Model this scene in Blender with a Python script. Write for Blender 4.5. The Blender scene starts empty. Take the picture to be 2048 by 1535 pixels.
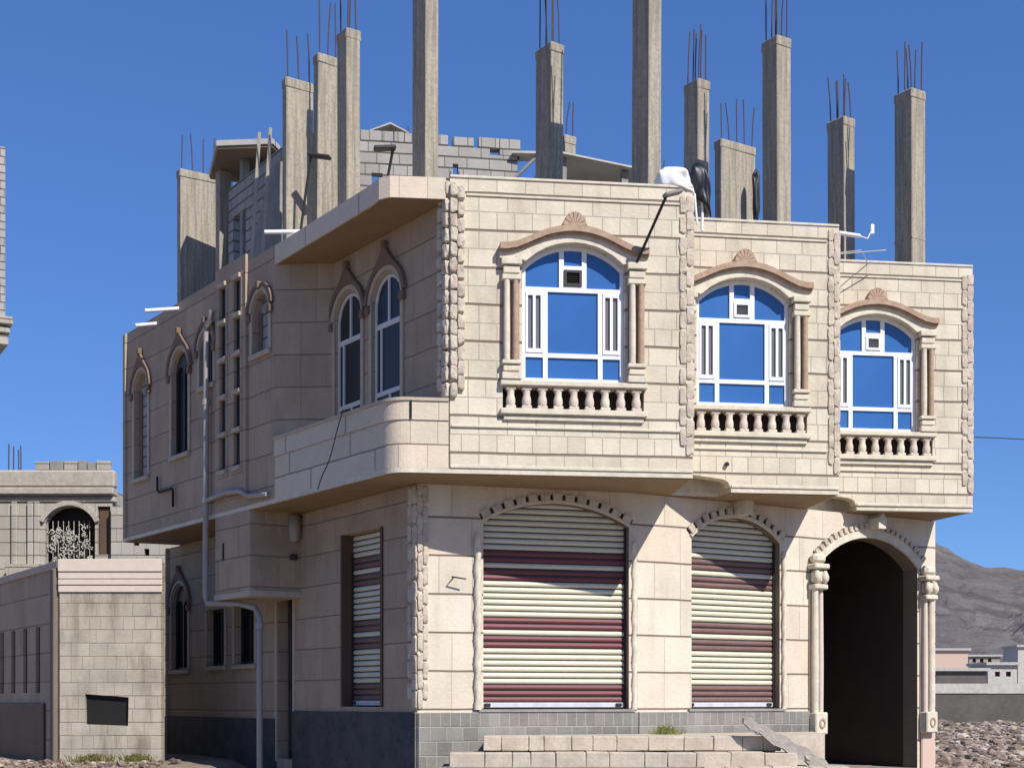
import bpy, bmesh, math, random
from mathutils import Vector, Matrix
from mathutils.geometry import tessellate_polygon
from mathutils import noise as mnoise
R = math.radians
rnd = random.Random(7)
sc = bpy.context.scene
COL = sc.collection
WM = {}          # world matrix of everything linked

# ------------------------------------------------------------------ materials
def new_mat(name):
    m = bpy.data.materials.new(name); m.use_nodes = True
    nt = m.node_tree; b = nt.nodes['Principled BSDF']
    return m, nt, b

def N(nt, typ, **kw):
    n = nt.nodes.new(typ)
    for k, v in kw.items():
        if k.startswith('i_'):
            n.inputs[k[2:]].default_value = v
        else:
            setattr(n, k, v)
    return n

def math_node(nt, op, a, b=None, c=None):
    n = nt.nodes.new('ShaderNodeMath'); n.operation = op
    for i, v in enumerate((a, b, c)):
        if v is None: continue
        if isinstance(v, (int, float)): n.inputs[i].default_value = v
        else: nt.links.new(v, n.inputs[i])
    return n.outputs[0]

def mixc(nt, fac, a, b, mode='MIX'):
    n = nt.nodes.new('ShaderNodeMix'); n.data_type = 'RGBA'; n.blend_type = mode
    for idx, v in ((0, fac), (6, a), (7, b)):
        if isinstance(v, (int, float)): n.inputs[idx].default_value = v
        elif isinstance(v, (tuple, list)): n.inputs[idx].default_value = (*v[:3], 1)
        else: nt.links.new(v, n.inputs[idx])
    return n.outputs[2]

def ramp(nt, fac, stops):
    n = nt.nodes.new('ShaderNodeValToRGB')
    el = n.color_ramp.elements
    while len(el) < len(stops): el.new(0.5)
    for e, (p, c) in zip(el, stops):
        e.position = p; e.color = (*c, 1) if len(c) == 3 else c
    nt.links.new(fac, n.inputs[0])
    return n.outputs[0]

def coords(nt, use='Object'):
    tc = nt.nodes.new('ShaderNodeTexCoord')
    return tc.outputs[use]

def maprange(nt, v, a, b, c=0.0, d=1.0, smooth=True):
    n = nt.nodes.new('ShaderNodeMapRange')
    if smooth: n.interpolation_type = 'SMOOTHSTEP'
    nt.links.new(v, n.inputs[0])
    for i, x in zip((1, 2, 3, 4), (a, b, c, d)): n.inputs[i].default_value = x
    return n.outputs[0]

def bump(nt, bsdf, h, strength=0.5, dist=0.02):
    n = nt.nodes.new('ShaderNodeBump'); n.inputs['Strength'].default_value = strength
    n.inputs['Distance'].default_value = dist
    nt.links.new(h, n.inputs['Height']); nt.links.new(n.outputs[0], bsdf.inputs['Normal'])

def noise_tex(nt, vec, scale, detail=4, rough=.55, stretch=None):
    if stretch:
        mp = nt.nodes.new('ShaderNodeMapping'); mp.inputs['Scale'].default_value = stretch
        nt.links.new(vec, mp.inputs[0]); vec = mp.outputs[0]
    n = nt.nodes.new('ShaderNodeTexNoise')
    n.inputs['Scale'].default_value = scale; n.inputs['Detail'].default_value = detail
    n.inputs['Roughness'].default_value = rough
    nt.links.new(vec, n.inputs['Vector'])
    return n.outputs[0]

def masonry(name, c1, c2, groove, P, z0, bw=.42, sub=2, gw=.012, mort=.007, blotch=.25, gdark=.8, sdark=.35, tint=(.75, .55, .42), dirt=0.0, rough=.85):
    """dressed stone: strong course joints every P metres, finer cut stones inside each course"""
    m, nt, b = new_mat(name)
    co = coords(nt)
    sep = nt.nodes.new('ShaderNodeSeparateXYZ'); nt.links.new(co, sep.inputs[0])
    x, y, z = sep.outputs
    zz = math_node(nt, 'SUBTRACT', z, z0)
    xs = math_node(nt, 'ADD', x, math_node(nt, 'MULTIPLY', y, 1.0))
    cb = nt.nodes.new('ShaderNodeCombineXYZ'); nt.links.new(xs, cb.inputs[0]); nt.links.new(zz, cb.inputs[1])
    br = nt.nodes.new('ShaderNodeTexBrick')
    br.offset = .37; br.offset_frequency = 2; br.squash = .62; br.squash_frequency = 3
    for k, v in (('Color1', (*c1, 1)), ('Color2', (*c2, 1)), ('Mortar', (*[q * .62 for q in c1], 1))): br.inputs[k].default_value = v
    br.inputs['Scale'].default_value = 1; br.inputs['Mortar Size'].default_value = mort
    br.inputs['Mortar Smooth'].default_value = .4; br.inputs['Bias'].default_value = -.1
    br.inputs['Brick Width'].default_value = bw; br.inputs['Row Height'].default_value = P / sub
    nt.links.new(cb.outputs[0], br.inputs['Vector'])
    # a second, coarser pattern so some stones merge or take another tone
    br2 = nt.nodes.new('ShaderNodeTexBrick')
    br2.offset = .5; br2.offset_frequency = 2; br2.squash = 1.4; br2.squash_frequency = 2
    br2.inputs['Color1'].default_value = (0, 0, 0, 1); br2.inputs['Color2'].default_value = (1, 1, 1, 1); br2.inputs['Mortar'].default_value = (.5, .5, .5, 1)
    br2.inputs['Scale'].default_value = 1; br2.inputs['Mortar Size'].default_value = 0.0
    br2.inputs['Brick Width'].default_value = bw * 1.7; br2.inputs['Row Height'].default_value = P
    nt.links.new(cb.outputs[0], br2.inputs['Vector'])
    n1 = noise_tex(nt, co, 1.3, 5); n2 = noise_tex(nt, co, 22, 4, .7)
    grain = noise_tex(nt, co, 9, 3, .6, (1, 1, 5))
    base = br.outputs['Color']
    base = mixc(nt, math_node(nt, 'MULTIPLY', br2.outputs['Color'], .45), base, tint)
    base = mixc(nt, maprange(nt, n1, .4, .75, 0, blotch), base, [q * .72 for q in c2])
    base = mixc(nt, maprange(nt, n2, .35, .7, 0, .22), base, [q * .7 for q in c1])
    base = mixc(nt, maprange(nt, grain, .45, .7, 0, .2), base, [min(1, q * 1.25) for q in c1])
    fr = math_node(nt, 'PINGPONG', math_node(nt, 'ADD', zz, noise_off(nt, co)), P / 2)
    g = maprange(nt, fr, gw, gw * 2.2, 1, 0)
    base = mixc(nt, math_node(nt, 'MULTIPLY', g, gdark), base, groove)
    base = mixc(nt, math_node(nt, 'MULTIPLY', br.outputs['Fac'], sdark), base, groove)
    if dirt:
        dn = noise_tex(nt, co, 2.2, 5, .6, (1, 1, .35))
        base = mixc(nt, maprange(nt, dn, .45, .8, 0, dirt), base, (.16, .12, .085))
    nt.links.new(base, b.inputs['Base Color']); b.inputs['Roughness'].default_value = rough
    b.inputs['Specular IOR Level'].default_value = .25
    h = math_node(nt, 'SUBTRACT', math_node(nt, 'MULTIPLY', n2, .5), math_node(nt, 'ADD', math_node(nt, 'MULTIPLY', g, 1.2), math_node(nt, 'MULTIPLY', br.outputs['Fac'], .5)))
    h = math_node(nt, 'ADD', h, math_node(nt, 'MULTIPLY', br2.outputs['Color'], .15))
    bump(nt, b, h, .6, .02)
    return m

def noise_off(nt, co):
    n = noise_tex(nt, co, 1.1, 1)
    return math_node(nt, 'MULTIPLY', math_node(nt, 'SUBTRACT', n, .5), .03)

def plain(name, c, rough=.7, var=.2, scale=6, bumpv=.2, stretch=None, c2=None, metallic=0, spec=.3, bd=.01):
    m, nt, b = new_mat(name)
    co = coords(nt)
    n = noise_tex(nt, co, scale, 5, .6, stretch)
    n2 = noise_tex(nt, co, scale * 6, 3, .6)
    c2 = c2 or [q * .6 for q in c]
    base = mixc(nt, maprange(nt, n, .35, .7, 0, var), c, c2)
    base = mixc(nt, maprange(nt, n2, .4, .7, 0, var * .6), base, c2)
    nt.links.new(base, b.inputs['Base Color'])
    b.inputs['Roughness'].default_value = rough; b.inputs['Metallic'].default_value = metallic
    b.inputs['Specular IOR Level'].default_value = spec
    if bumpv:
        bump(nt, b, math_node(nt, 'ADD', n, math_node(nt, 'MULTIPLY', n2, .4)), bumpv, bd)
    return m

CR1 = (.72, .65, .515); CR2 = (.585, .515, .395)
M = {}
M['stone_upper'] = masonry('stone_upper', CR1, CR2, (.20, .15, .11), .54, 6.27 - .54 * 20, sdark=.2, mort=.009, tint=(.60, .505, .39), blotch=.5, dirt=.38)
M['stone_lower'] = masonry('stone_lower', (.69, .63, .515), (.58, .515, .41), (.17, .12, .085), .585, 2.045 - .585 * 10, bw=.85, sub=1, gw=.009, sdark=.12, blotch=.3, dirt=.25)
M['stone_shaded'] = masonry('stone_shaded', (.46, .355, .255), (.37, .28, .20), (.15, .11, .08), .54, 6.27 - .54 * 20, bw=.7, sub=1, gw=.006, gdark=.45, sdark=.1, tint=(.40, .30, .22), blotch=.45, dirt=.3)  # same stone as the front, with the side's shade put into the colour
M['stone_parapet'] = masonry('stone_parapet', (.65, .575, .45), (.57, .49, .375), (.22, .16, .11), .68, 4.62 - .68 * 10, bw=.45, sub=1, gw=.006, sdark=.3, blotch=.3)
M['steps'] = masonry('steps', (.56, .44, .31), (.48, .37, .26), (.12, .09, .06), .5, .0, bw=.40, sub=2, gw=.001, mort=.014, gdark=.0, sdark=.85, blotch=.4, dirt=.5)
M['plinth_grey'] = masonry('plinth_grey', (.30, .285, .25), (.15, .15, .14), (.48, .45, .39), .22, 1.42 - .22 * 10, bw=.25, sub=1, gw=.004, mort=.010, gdark=.45, sdark=.55, tint=(.28, .24, .20), blotch=.5, dirt=.5)
M['plinth_dark'] = plain('plinth_dark', (.035, .040, .052), .7, .8, 2.2, .5, c2=(.085, .085, .085))
M['bg_stone'] = masonry('bg_stone', (.46, .43, .37), (.34, .32, .28), (.16, .14, .11), .40, 0, bw=.62, sub=1, gw=.010, gdark=.8, sdark=.7, tint=(.42, .36, .28), dirt=.2)
M['rough_stone'] = masonry('rough_stone', (.47, .42, .335), (.36, .32, .25), (.20, .165, .12), .24, 0, bw=.33, sub=1, gw=.005, gdark=.16, sdark=.16, tint=(.52, .45, .36), blotch=.8, dirt=.9)
M['block'] = masonry('block', (.43, .405, .375), (.32, .30, .28), (.12, .105, .09), .205, 8.6 - .205 * 60, bw=.41, sub=1, gw=.010, mort=.010, gdark=.75, sdark=.75, tint=(.36, .33, .30), blotch=.5, dirt=.2)
M['cream'] = plain('cream', (.68, .61, .48), .75, .45, 7, .25)
M['cream_shaded'] = plain('cream_shaded', (.50, .42, .32), .8, .3, 7, .25)  # cream trim again, darkened in colour for the shaded side
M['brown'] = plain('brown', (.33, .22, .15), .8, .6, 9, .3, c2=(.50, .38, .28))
M['brown_shaded'] = plain('brown_shaded', (.22, .145, .10), .8, .45, 9, .3)  # brown trim again, shade of the side painted into its colour
M['pinkstone'] = plain('pinkstone', (.56, .41, .33), .75, .4, 6, .25, c2=(.58, .45, .34))
M['quoin'] = plain('quoin', (.62, .54, .43), .9, .7, 5, .9, c2=(.36, .29, .22), bd=.03)
M['palepink'] = plain('palepink', (.58, .48, .40), .8, .5, 9, .3, c2=(.64, .56, .46))
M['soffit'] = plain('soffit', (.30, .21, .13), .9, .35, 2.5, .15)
M['concrete'] = plain('concrete', (.41, .36, .28), .9, .85, 3.2, .7, stretch=(6, 6, .3), c2=(.21, .185, .145), bd=.02)
M['concrete_grey'] = plain('concrete_grey', (.30, .29, .27), .9, .6, 3, .4, c2=(.19, .18, .16))
M['pvc'] = plain('pvc', (.82, .83, .84), .35, .1, 8, 0, spec=.5)
M['pvc_shaded'] = plain('pvc_shaded', (.66, .65, .62), .4, .15, 8, 0, spec=.5)  # white frames again, toned down in colour for the shaded balcony
M['pipe'] = plain('pipe', (.34, .31, .28), .45, .25, 5, 0, spec=.5)
M['whitepipe'] = plain('whitepipe', (.85, .86, .88), .4, .1, 5, 0, spec=.5)
M['rebar'] = plain('rebar', (.07, .05, .055), .7, .5, 20, .2, c2=(.13, .07, .05))
M['black'] = plain('black', (.012, .011, .010), .7, .2, 5, 0)
M['dark_metal'] = plain('dark_metal', (.035, .032, .030), .45, .3, 9, .1, spec=.4)
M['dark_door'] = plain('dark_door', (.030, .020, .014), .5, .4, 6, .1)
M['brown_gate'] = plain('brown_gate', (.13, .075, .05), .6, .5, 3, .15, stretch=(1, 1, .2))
M['passage'] = plain('passage', (.055, .040, .030), .9, .4, 3, .1)  # near-black tone puts the shade of deep interiors into the colour
M['jamb'] = plain('jamb', (.20, .16, .12), .8, .4, 3, .2, stretch=(1, 1, .3))
M['sheet'] = plain('sheet', (.48, .46, .42), .5, .4, 4, .2)
M['cloth_white'] = plain('cloth_white', (.80, .80, .80), .8, .15, 4, .3)
M['cloth_black'] = plain('cloth_black', (.012, .012, .016), .45, .3, 6, .4, spec=.5)
M['wood'] = plain('wood', (.42, .37, .30), .8, .5, 4, .3, stretch=(3, 3, .3))
M['whitewash'] = plain('whitewash', (.54, .51, .46), .8, .5, 3, .2)
M['wall_dark2'] = plain('wall_dark2', (.10, .095, .09), .9, .6, .5, .3, c2=(.17, .15, .13))
M['debris'] = plain('debris', (.46, .41, .35), .9, .5, 6, .6, bd=.03)
M['grass'] = plain('grass', (.20, .19, .06), .8, .5, 12, 0, c2=(.10, .12, .03))
M['rail'] = plain('rail', (.62, .64, .66), .35, .4, 6, .2, spec=.5)
M['shut_cream'] = plain('shut_cream', (.66, .62, .47), .45, .35, 2.5, .05, spec=.4, stretch=(1, 1, 4), c2=(.48, .47, .36))
M['shut_maroon'] = plain('shut_maroon', (.17, .045, .050), .45, .35, 2.5, .05, spec=.4, stretch=(1, 1, 4), c2=(.12, .05, .05))
M['shut_maroon_old'] = plain('shut_maroon_old', (.20, .115, .10), .5, .4, 2.5, .05, spec=.4, stretch=(1, 1, 4))

def glass_mat(name, c, rough, spec=.5, coat=.3):
    m, nt, b = new_mat(name)
    co = coords(nt)
    n = noise_tex(nt, co, .9, 2)
    base = mixc(nt, maprange(nt, n, .3, .75, 0, .35), c, [q * 1.5 for q in c])
    nt.links.new(base, b.inputs['Base Color']); b.inputs['Roughness'].default_value = rough
    b.inputs['Specular IOR Level'].default_value = spec; b.inputs['Coat Weight'].default_value = coat
    b.inputs['Coat Roughness'].default_value = .04
    bump(nt, b, n, .06, .02)
    return m
M['sky_tint_glass'] = glass_mat('sky_tint_glass', (.028, .115, .34), .25, .5, .35)  # blue base colour paints the reflected sky onto the panes
M['dark_glass'] = glass_mat('dark_glass', (.022, .021, .020), .35, .3, .1)
M['grey_glass'] = glass_mat('grey_glass', (.13, .125, .14), .3, .5, .3)

def ground_mat():
    m, nt, b = new_mat('ground')
    co = coords(nt)
    n = noise_tex(nt, co, .35, 6, .6); n2 = noise_tex(nt, co, 5, 5, .7); n3 = noise_tex(nt, co, 30, 3, .7)
    base = mixc(nt, maprange(nt, n, .35, .7), (.34, .27, .20), (.24, .185, .135))
    base = mixc(nt, maprange(nt, n2, .45, .7, 0, .6), base, (.50, .44, .36))
    base = mixc(nt, maprange(nt, n3, .5, .7, 0, .5), base, (.16, .12, .09))
    nt.links.new(base, b.inputs['Base Color']); b.inputs['Roughness'].default_value = .95
    b.inputs['Specular IOR Level'].default_value = .1
    bump(nt, b, math_node(nt, 'ADD', n2, n3), .8, .06)
    return m
M['ground'] = ground_mat()

def rock_mat():
    m, nt, b = new_mat('rubble')
    co = coords(nt)
    gi = nt.nodes.new('ShaderNodeNewGeometry')
    n2 = noise_tex(nt, co, 7, 4, .7)
    base = ramp(nt, gi.outputs['Random Per Island'], [(0.05, (.09, .062, .045)), (.4, (.21, .15, .11)), (.75, (.33, .25, .19)), (1, (.54, .46, .37))])
    base = mixc(nt, maprange(nt, n2, .4, .7, 0, .5), base, (.18, .14, .11))
    nt.links.new(base, b.inputs['Base Color']); b.inputs['Roughness'].default_value = .95
    bump(nt, b, n2, .6, .05)
    return m
M['rubble'] = rock_mat()

def mountain_mat():
    m, nt, b = new_mat('mountain')
    co = coords(nt)
    n = noise_tex(nt, co, .006, 9, .68, (.5, .5, 2.5)); n2 = noise_tex(nt, co, .03, 8, .75, (.4, 1, 2.2))
    n3 = noise_tex(nt, co, .0022, 4)
    base = mixc(nt, maprange(nt, n, .4, .62), (.19, .178, .175), (.265, .24, .225))
    base = mixc(nt, maprange(nt, n2, .47, .6, 0, .7), base, (.115, .105, .108))
    base = mixc(nt, maprange(nt, n3, .5, .65, 0, .35), base, (.30, .235, .20))
    nt.links.new(base, b.inputs['Base Color']); b.inputs['Roughness'].default_value = 1
    b.inputs['Specular IOR Level'].default_value = 0
    bump(nt, b, math_node(nt, 'ADD', n, n2), 1, 14)
    return m
M['mountain'] = mountain_mat()

# ------------------------------------------------------------------ mesh builder
class MB:
    def __init__(s): s.v = []; s.f = []; s.mi = []; s.sm = []
    def add(s, vs, fs, mi=0, smooth=False):
        o = len(s.v); s.v += [tuple(p) for p in vs]
        for f in fs: s.f.append(tuple(i + o for i in f)); s.mi.append(mi); s.sm.append(smooth)
        return s
    def box(s, x0, x1, y0, y1, z0, z1, mi=0):
        vs = [(x, y, z) for z in (z0, z1) for y in (y0, y1) for x in (x0, x1)]
        return s.add(vs, [(0, 2, 3, 1), (4, 5, 7, 6), (0, 1, 5, 4), (2, 6, 7, 3), (0, 4, 6, 2), (1, 3, 7, 5)], mi)
    def bev(s, x0, x1, y0, y1, z0, z1, b=.02, mi=0, jit=0, rr=None):
        """box with chamfered edges, front and back"""
        xs = [x0, x0 + b, x1 - b, x1]; ys = [y0, y0 + b, y1 - b, y1]; zs = [z0, z0 + b, z1 - b, z1]
        bm = bmesh.new()
        pts = []
        for x in (0, 3):
            for y in (1, 2):
                for z in (1, 2): pts.append((xs[x], ys[y], zs[z]))
        for y in (0, 3):
            for x in (1, 2):
                for z in (1, 2): pts.append((xs[x], ys[y], zs[z]))
        for z in (0, 3):
            for x in (1, 2):
                for y in (1, 2): pts.append((xs[x], ys[y], zs[z]))
        for p in pts:
            j = [(rr.uniform(-jit, jit) if rr else 0) for _ in range(3)]
            bm.verts.new((p[0] + j[0], p[1] + j[1], p[2] + j[2]))
        bmesh.ops.convex_hull(bm, input=bm.verts)
        bm.verts.index_update()
        vs = [v.co[:] for v in bm.verts]; fs = [[v.index for v in f.verts] for f in bm.faces]
        bm.free()
        return s.add(vs, fs, mi)
    def plate(s, outer, holes, y0, y1, mi=0, hmi=None):
        """outline in x,z extruded from y0 to y1, with holes"""
        loops = [outer] + list(holes)
        flat = [p for l in loops for p in l]; n = len(flat)
        tris = tessellate_polygon([[Vector((p[0], p[1], 0)) for p in l] for l in loops])
        vs = [(p[0], y0, p[1]) for p in flat] + [(p[0], y1, p[1]) for p in flat]
        fs = [tuple(t) for t in tris] + [tuple(i + n for i in reversed(t)) for t in tris]
        o = 0; s.add(vs, fs, mi); base = len(s.v) - 2 * n
        for k, l in enumerate(loops):
            for i in range(len(l)):
                a = o + i; b2 = o + (i + 1) % len(l)
                s.f.append((base + a, base + b2, base + b2 + n, base + a + n)); s.mi.append(mi if (k == 0 or hmi is None) else hmi); s.sm.append(False)
            o += len(l)
        return s
    def slab(s, poly, z0, z1, mi=0):
        n = len(poly)
        tris = tessellate_polygon([[Vector((p[0], p[1], 0)) for p in poly]])
        vs = [(p[0], p[1], z0) for p in poly] + [(p[0], p[1], z1) for p in poly]
        fs = [tuple(reversed(t)) for t in tris] + [tuple(i + n for i in t) for t in tris]
        fs += [(i, (i + 1) % n, (i + 1) % n + n, i + n) for i in range(n)]
        return s.add(vs, fs, mi)
    def tube(s, pts, r, n=8, mi=0, r2=None):
        pts = [Vector(p) for p in pts]; rings = []
        prev = None
        for i, p in enumerate(pts):
            d = (pts[min(i + 1, len(pts) - 1)] - pts[max(i - 1, 0)]).normalized()
            up = Vector((0, 0, 1)) if abs(d.z) < .95 else Vector((0, 1, 0))
            if prev is not None: up = prev
            a = d.cross(up).normalized(); b2 = a.cross(d).normalized(); prev = b2
            rr = r if r2 is None else r + (r2 - r) * i / (len(pts) - 1)
            rings.append([p + (a * math.cos(t) + b2 * math.sin(t)) * rr for t in [2 * math.pi * k / n for k in range(n)]])
        vs = [q for rg in rings for q in rg]; fs = []
        for i in range(len(pts) - 1):
            for k in range(n):
                fs.append((i * n + k, i * n + (k + 1) % n, (i + 1) * n + (k + 1) % n, (i + 1) * n + k))
        s.add(vs, fs, mi, True)
        s.add(rings[0], [tuple(reversed(range(n)))], mi); s.add(rings[-1], [tuple(range(n))], mi)
        return s
    def lathe(s, prof, cx, cy, n=12, mi=0):
        vs = []; fs = []
        for r, z in prof:
            for k in range(n):
                t = 2 * math.pi * k / n; vs.append((cx + r * math.cos(t), cy + r * math.sin(t), z))
        for i in range(len(prof) - 1):
            for k in range(n): fs.append((i * n + k, i * n + (k + 1) % n, (i + 1) * n + (k + 1) % n, (i + 1) * n + k))
        s.add(vs, fs, mi, True)
        s.add(vs[:n], [tuple(reversed(range(n)))], mi); s.add(vs[-n:], [tuple(range(n))], mi)
        return s
    def strip(s, lower, upper, y0, y1, mi=0):
        """band between two x,z polylines of equal length, y0 (front) to y1"""
        n = len(lower)
        vs = [(p[0], y0, p[1]) for p in lower] + [(p[0], y0, p[1]) for p in upper] + [(p[0], y1, p[1]) for p in lower] + [(p[0], y1, p[1]) for p in upper]
        fs = []
        for i in range(n - 1):
            fs += [(i, i + 1, n + i + 1, n + i), (2 * n + i, 3 * n + i, 3 * n + i + 1, 2 * n + i + 1), (i, 2 * n + i, 2 * n + i + 1, i + 1), (n + i, n + i + 1, 3 * n + i + 1, 3 * n + i)]
        fs += [(0, n, 3 * n, 2 * n), (n - 1, 3 * n - 1, 4 * n - 1, 2 * n - 1)]
        return s.add(vs, fs, mi)
    def stone(s, c, size, rr, seed=0, sub=1, mi=0, amp=.25):
        bm = bmesh.new(); bmesh.ops.create_icosphere(bm, subdivisions=sub + 1, radius=1)
        off = Vector((rr.uniform(0, 50), rr.uniform(0, 50), rr.uniform(0, 50)))
        rot = Matrix.Rotation(rr.uniform(0, 6.28), 3, 'Z')
        vs = []
        for v in bm.verts:
            p = v.co * (1 + amp * mnoise.noise(v.co * 1.3 + off))
            p = Vector([math.copysign(abs(q) ** .75, q) for q in p])
            p = rot @ Vector((p.x * size[0], p.y * size[1], p.z * size[2]))
            vs.append(p + Vector(c))
        bm.verts.index_update()
        fs = [[v.index for v in f.verts] for f in bm.faces]; bm.free()
        return s.add(vs, fs, mi)
    def mesh(s, name, mats, fix=True):
        me = bpy.data.meshes.new(name)
        me.from_pydata(s.v, [], s.f)
        for m in mats: me.materials.append(m)
        me.polygons.foreach_set('material_index', s.mi)
        me.polygons.foreach_set('use_smooth', s.sm)
        me.update()
        if fix:
            bm = bmesh.new(); bm.from_mesh(me)
            bmesh.ops.recalc_face_normals(bm, faces=bm.faces[:]); bm.to_mesh(me); bm.free()
        return me
    def build(s, name, mats, parent=None, W=None, fix=True, **props):
        if not isinstance(mats, (list, tuple)): mats = [mats]
        return link(name, s.mesh(name, mats, fix), parent, W, **props)

def link(name, data, parent=None, W=None, **props):
    o = bpy.data.objects.new(name, data); COL.objects.link(o)
    if W is None: W = WM[parent.name] if (parent and parent.data) else Matrix.Identity(4)
    WM[o.name] = W.copy()
    if parent:
        o.parent = parent; o.matrix_basis = WM[parent.name].inverted() @ W
    else: o.matrix_basis = W
    for k, v in props.items():
        if v: o[k] = v
    return o

def thing(name, loc, label, category, group=None, rz=0):
    W = Matrix.Translation(loc) @ Matrix.Rotation(rz, 4, 'Z')
    return link(name, None, None, W, label=label, category=category, group=group)

def frame(a, b, z=0):
    """local frame of a wall running from plan point a to b; -y is the outer side"""
    return Matrix.Translation((a[0], a[1], z)) @ Matrix.Rotation(math.atan2(b[1] - a[1], b[0] - a[0]), 4, 'Z')

def dist(a, b): return math.hypot(a[0] - b[0], a[1] - b[1])
def lerp(a, b, t): return (a[0] + (b[0] - a[0]) * t, a[1] + (b[1] - a[1]) * t)

def arc(xc, hw, zs, za, n=18, off=0.0):
    h = za - zs; r = (hw * hw + h * h) / (2 * h); cz = za - r; a = math.asin(min(1, hw / r))
    if h > hw: a = math.pi - a
    return [(xc + (r + off) * math.sin(t), cz + (r + off) * math.cos(t)) for t in [-a + 2 * a * i / n for i in range(n + 1)]]

def arch_hole(x0, x1, z0, zs, za, n=18):
    return [(x0, z0), (x1, z0)] + list(reversed(arc((x0 + x1) / 2, (x1 - x0) / 2, zs, za, n)))

def rect(x0, x1, z0, z1): return [(x0, z0), (x1, z0), (x1, z1), (x0, z1)]

# ------------------------------------------------------------------ plan of the house (metres, z = 0 is the street)
S0 = (-8.10, 28.70); R0 = (-3.95, 22.97); R1 = (-2.95, 22.90)
B0 = (-.90, 20.00); B1 = (2.68, 20.45)
N1 = (2.55, 21.72); B2 = (5.24, 22.10)
N2 = (5.05, 23.76); B3 = (8.07, 24.16)
BR = (4.90, 34.60)
GL = (-7.52, 29.90); G0 = (-1.43, 20.85); G1 = (1.985, 21.833); G2 = (7.75, 25.25); GB = (4.70, 34.0)
ZS = 4.97; ZT = 9.18; ZR = 8.60

house = thing('stone_house', (0, 24, 0), 'two storey pale stone house with arched bay windows and bare concrete columns on its roof', 'house')

def wall(name, a, b, z0, z1, holes, mat, t=.26, side=None, ext0=0, ext1=0, jamb=None, outline=None):
    W = frame(a, b); L = dist(a, b)
    mb = MB(); mb.plate(outline or rect(-ext0, L + ext1, z0, z1), holes, 0, t, 0, 1 if jamb else None)
    return mb.build(name, [mat] + ([jamb] if jamb else []), house, W, label=side)

# ---- upper storey walls
WH = [(1.06, 2.58)]
def bay_holes(xc):
    return [arch_hole(xc - .765, xc + .765, 6.26, 7.94, 8.28), rect(xc - 1.05, xc + 1.05, 5.85, 6.17)]
BAYX = (1.82, 1.135, 1.26)
def cutback(L, zt): return [(0, 5.20), (.80, 5.10), (.88, 5.06), (.92, ZS + .003), (L, ZS + .003), (L, zt), (0, zt)]
wall('wall', B0, B1, ZS, ZT, bay_holes(BAYX[0]), M['stone_upper'])
wall('wall', B1, N1, ZS, ZT - .003, [], M['stone_upper'], t=.2, ext0=-.05)
wall('wall', N1, B2, ZS + .003, ZT - .006, [arch_hole(BAYX[1] - .765, BAYX[1] + .765, 6.26, 7.94, 8.28), rect(BAYX[1] - .95, BAYX[1] + 1.05, 5.85, 6.17)], M['stone_upper'], outline=cutback(dist(N1, B2), ZT - .006))
wall('wall', B2, N2, ZS, ZT - .009, [], M['stone_upper'], t=.2, ext0=-.05)
wall('wall', N2, B3, ZS + .003, ZT - .004, bay_holes(BAYX[2]), M['stone_upper'], outline=cutback(dist(N2, B3), ZT - .004))
wall('wall', B3, BR, ZS, ZT - .007, [], M['stone_shaded'], ext0=-.12)
wall('wall', BR, S0, ZS, ZT - .010, [], M['stone_shaded'])
# side wall: windows A (bricked up), B, C, two slots
SLOTS = [(4.98, 5.24), (5.58, 5.84)]
side_holes = [arch_hole(.72, 1.42, 6.10, 7.85, 8.2), arch_hole(2.68, 3.46, 6.28, 7.85, 8.22), arch_hole(4.02, 4.60, 7.36, 8.05, 8.32)]
side_holes += [rect(a, b, 5.62, 8.98) for a, b in SLOTS]
side_holes += [arch_hole(6.26, 6.86, 7.50, 8.22, 8.48)]
wall('wall', S0, R0, ZS, ZT - .002, side_holes, M['stone_shaded'], side='shaded side wall of the upper storey')
wall('wall', R0, R1, ZS, ZT - .005, [], M['stone_shaded'])
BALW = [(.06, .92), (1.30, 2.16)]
wall('wall', R1, B0, ZS, ZT - .008, [arch_hole(a, b, 5.75, 7.85, 8.24) for a, b in BALW], M['stone_shaded'])

# floor plate over the ground storey with its curved lips, and the roof plate
def bez(p0, c, p1, n=8): return [tuple((1 - t) ** 2 * p0[k] + 2 * t * (1 - t) * c[k] + t * t * p1[k] for k in (0, 1)) for t in [i / n for i in range(n + 1)]]
PA = (-1.85, 20.07); PB = (-1.40, 19.935)
front = [R0] + bez(PA, (-1.68, 19.86), PB) + [B0, B1]
lip1 = [(2.60, 21.6), (2.56, 22.10), (3.20, 22.30)] + bez((3.36, 22.3), (3.46, 22.1), (3.47, 21.85), 5)
lip2 = [(5.10, 23.7), (5.06, 23.95), (5.70, 24.30)] + bez((5.86, 24.3), (5.95, 24.1), (5.97, 23.89), 5)
plan_floor = [S0] + front + lip1 + [B2] + lip2 + [B3, BR]
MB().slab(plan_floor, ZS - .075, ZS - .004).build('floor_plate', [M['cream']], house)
inner = [S0] + [R0, R1, B0, B1, N1, B2, N2, B3, BR]
cx = sum(p[0] for p in inner) / len(inner); cy = sum(p[1] for p in inner) / len(inner)
def shrink(pl, d):
    out = []
    for p in pl:
        v = Vector((cx - p[0], cy - p[1])); v.normalize(); out.append((p[0] + v.x * d, p[1] + v.y * d))
    return out
MB().slab(shrink(inner, .3), ZR - .2, ZR).build('roof', [M['concrete_grey']], house)
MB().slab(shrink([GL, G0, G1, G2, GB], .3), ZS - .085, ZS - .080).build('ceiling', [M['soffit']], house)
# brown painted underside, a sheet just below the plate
MB().slab(shrink(plan_floor, .05), ZS - .088, ZS - .079).build('soffit', [M['soffit']], house)

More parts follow.
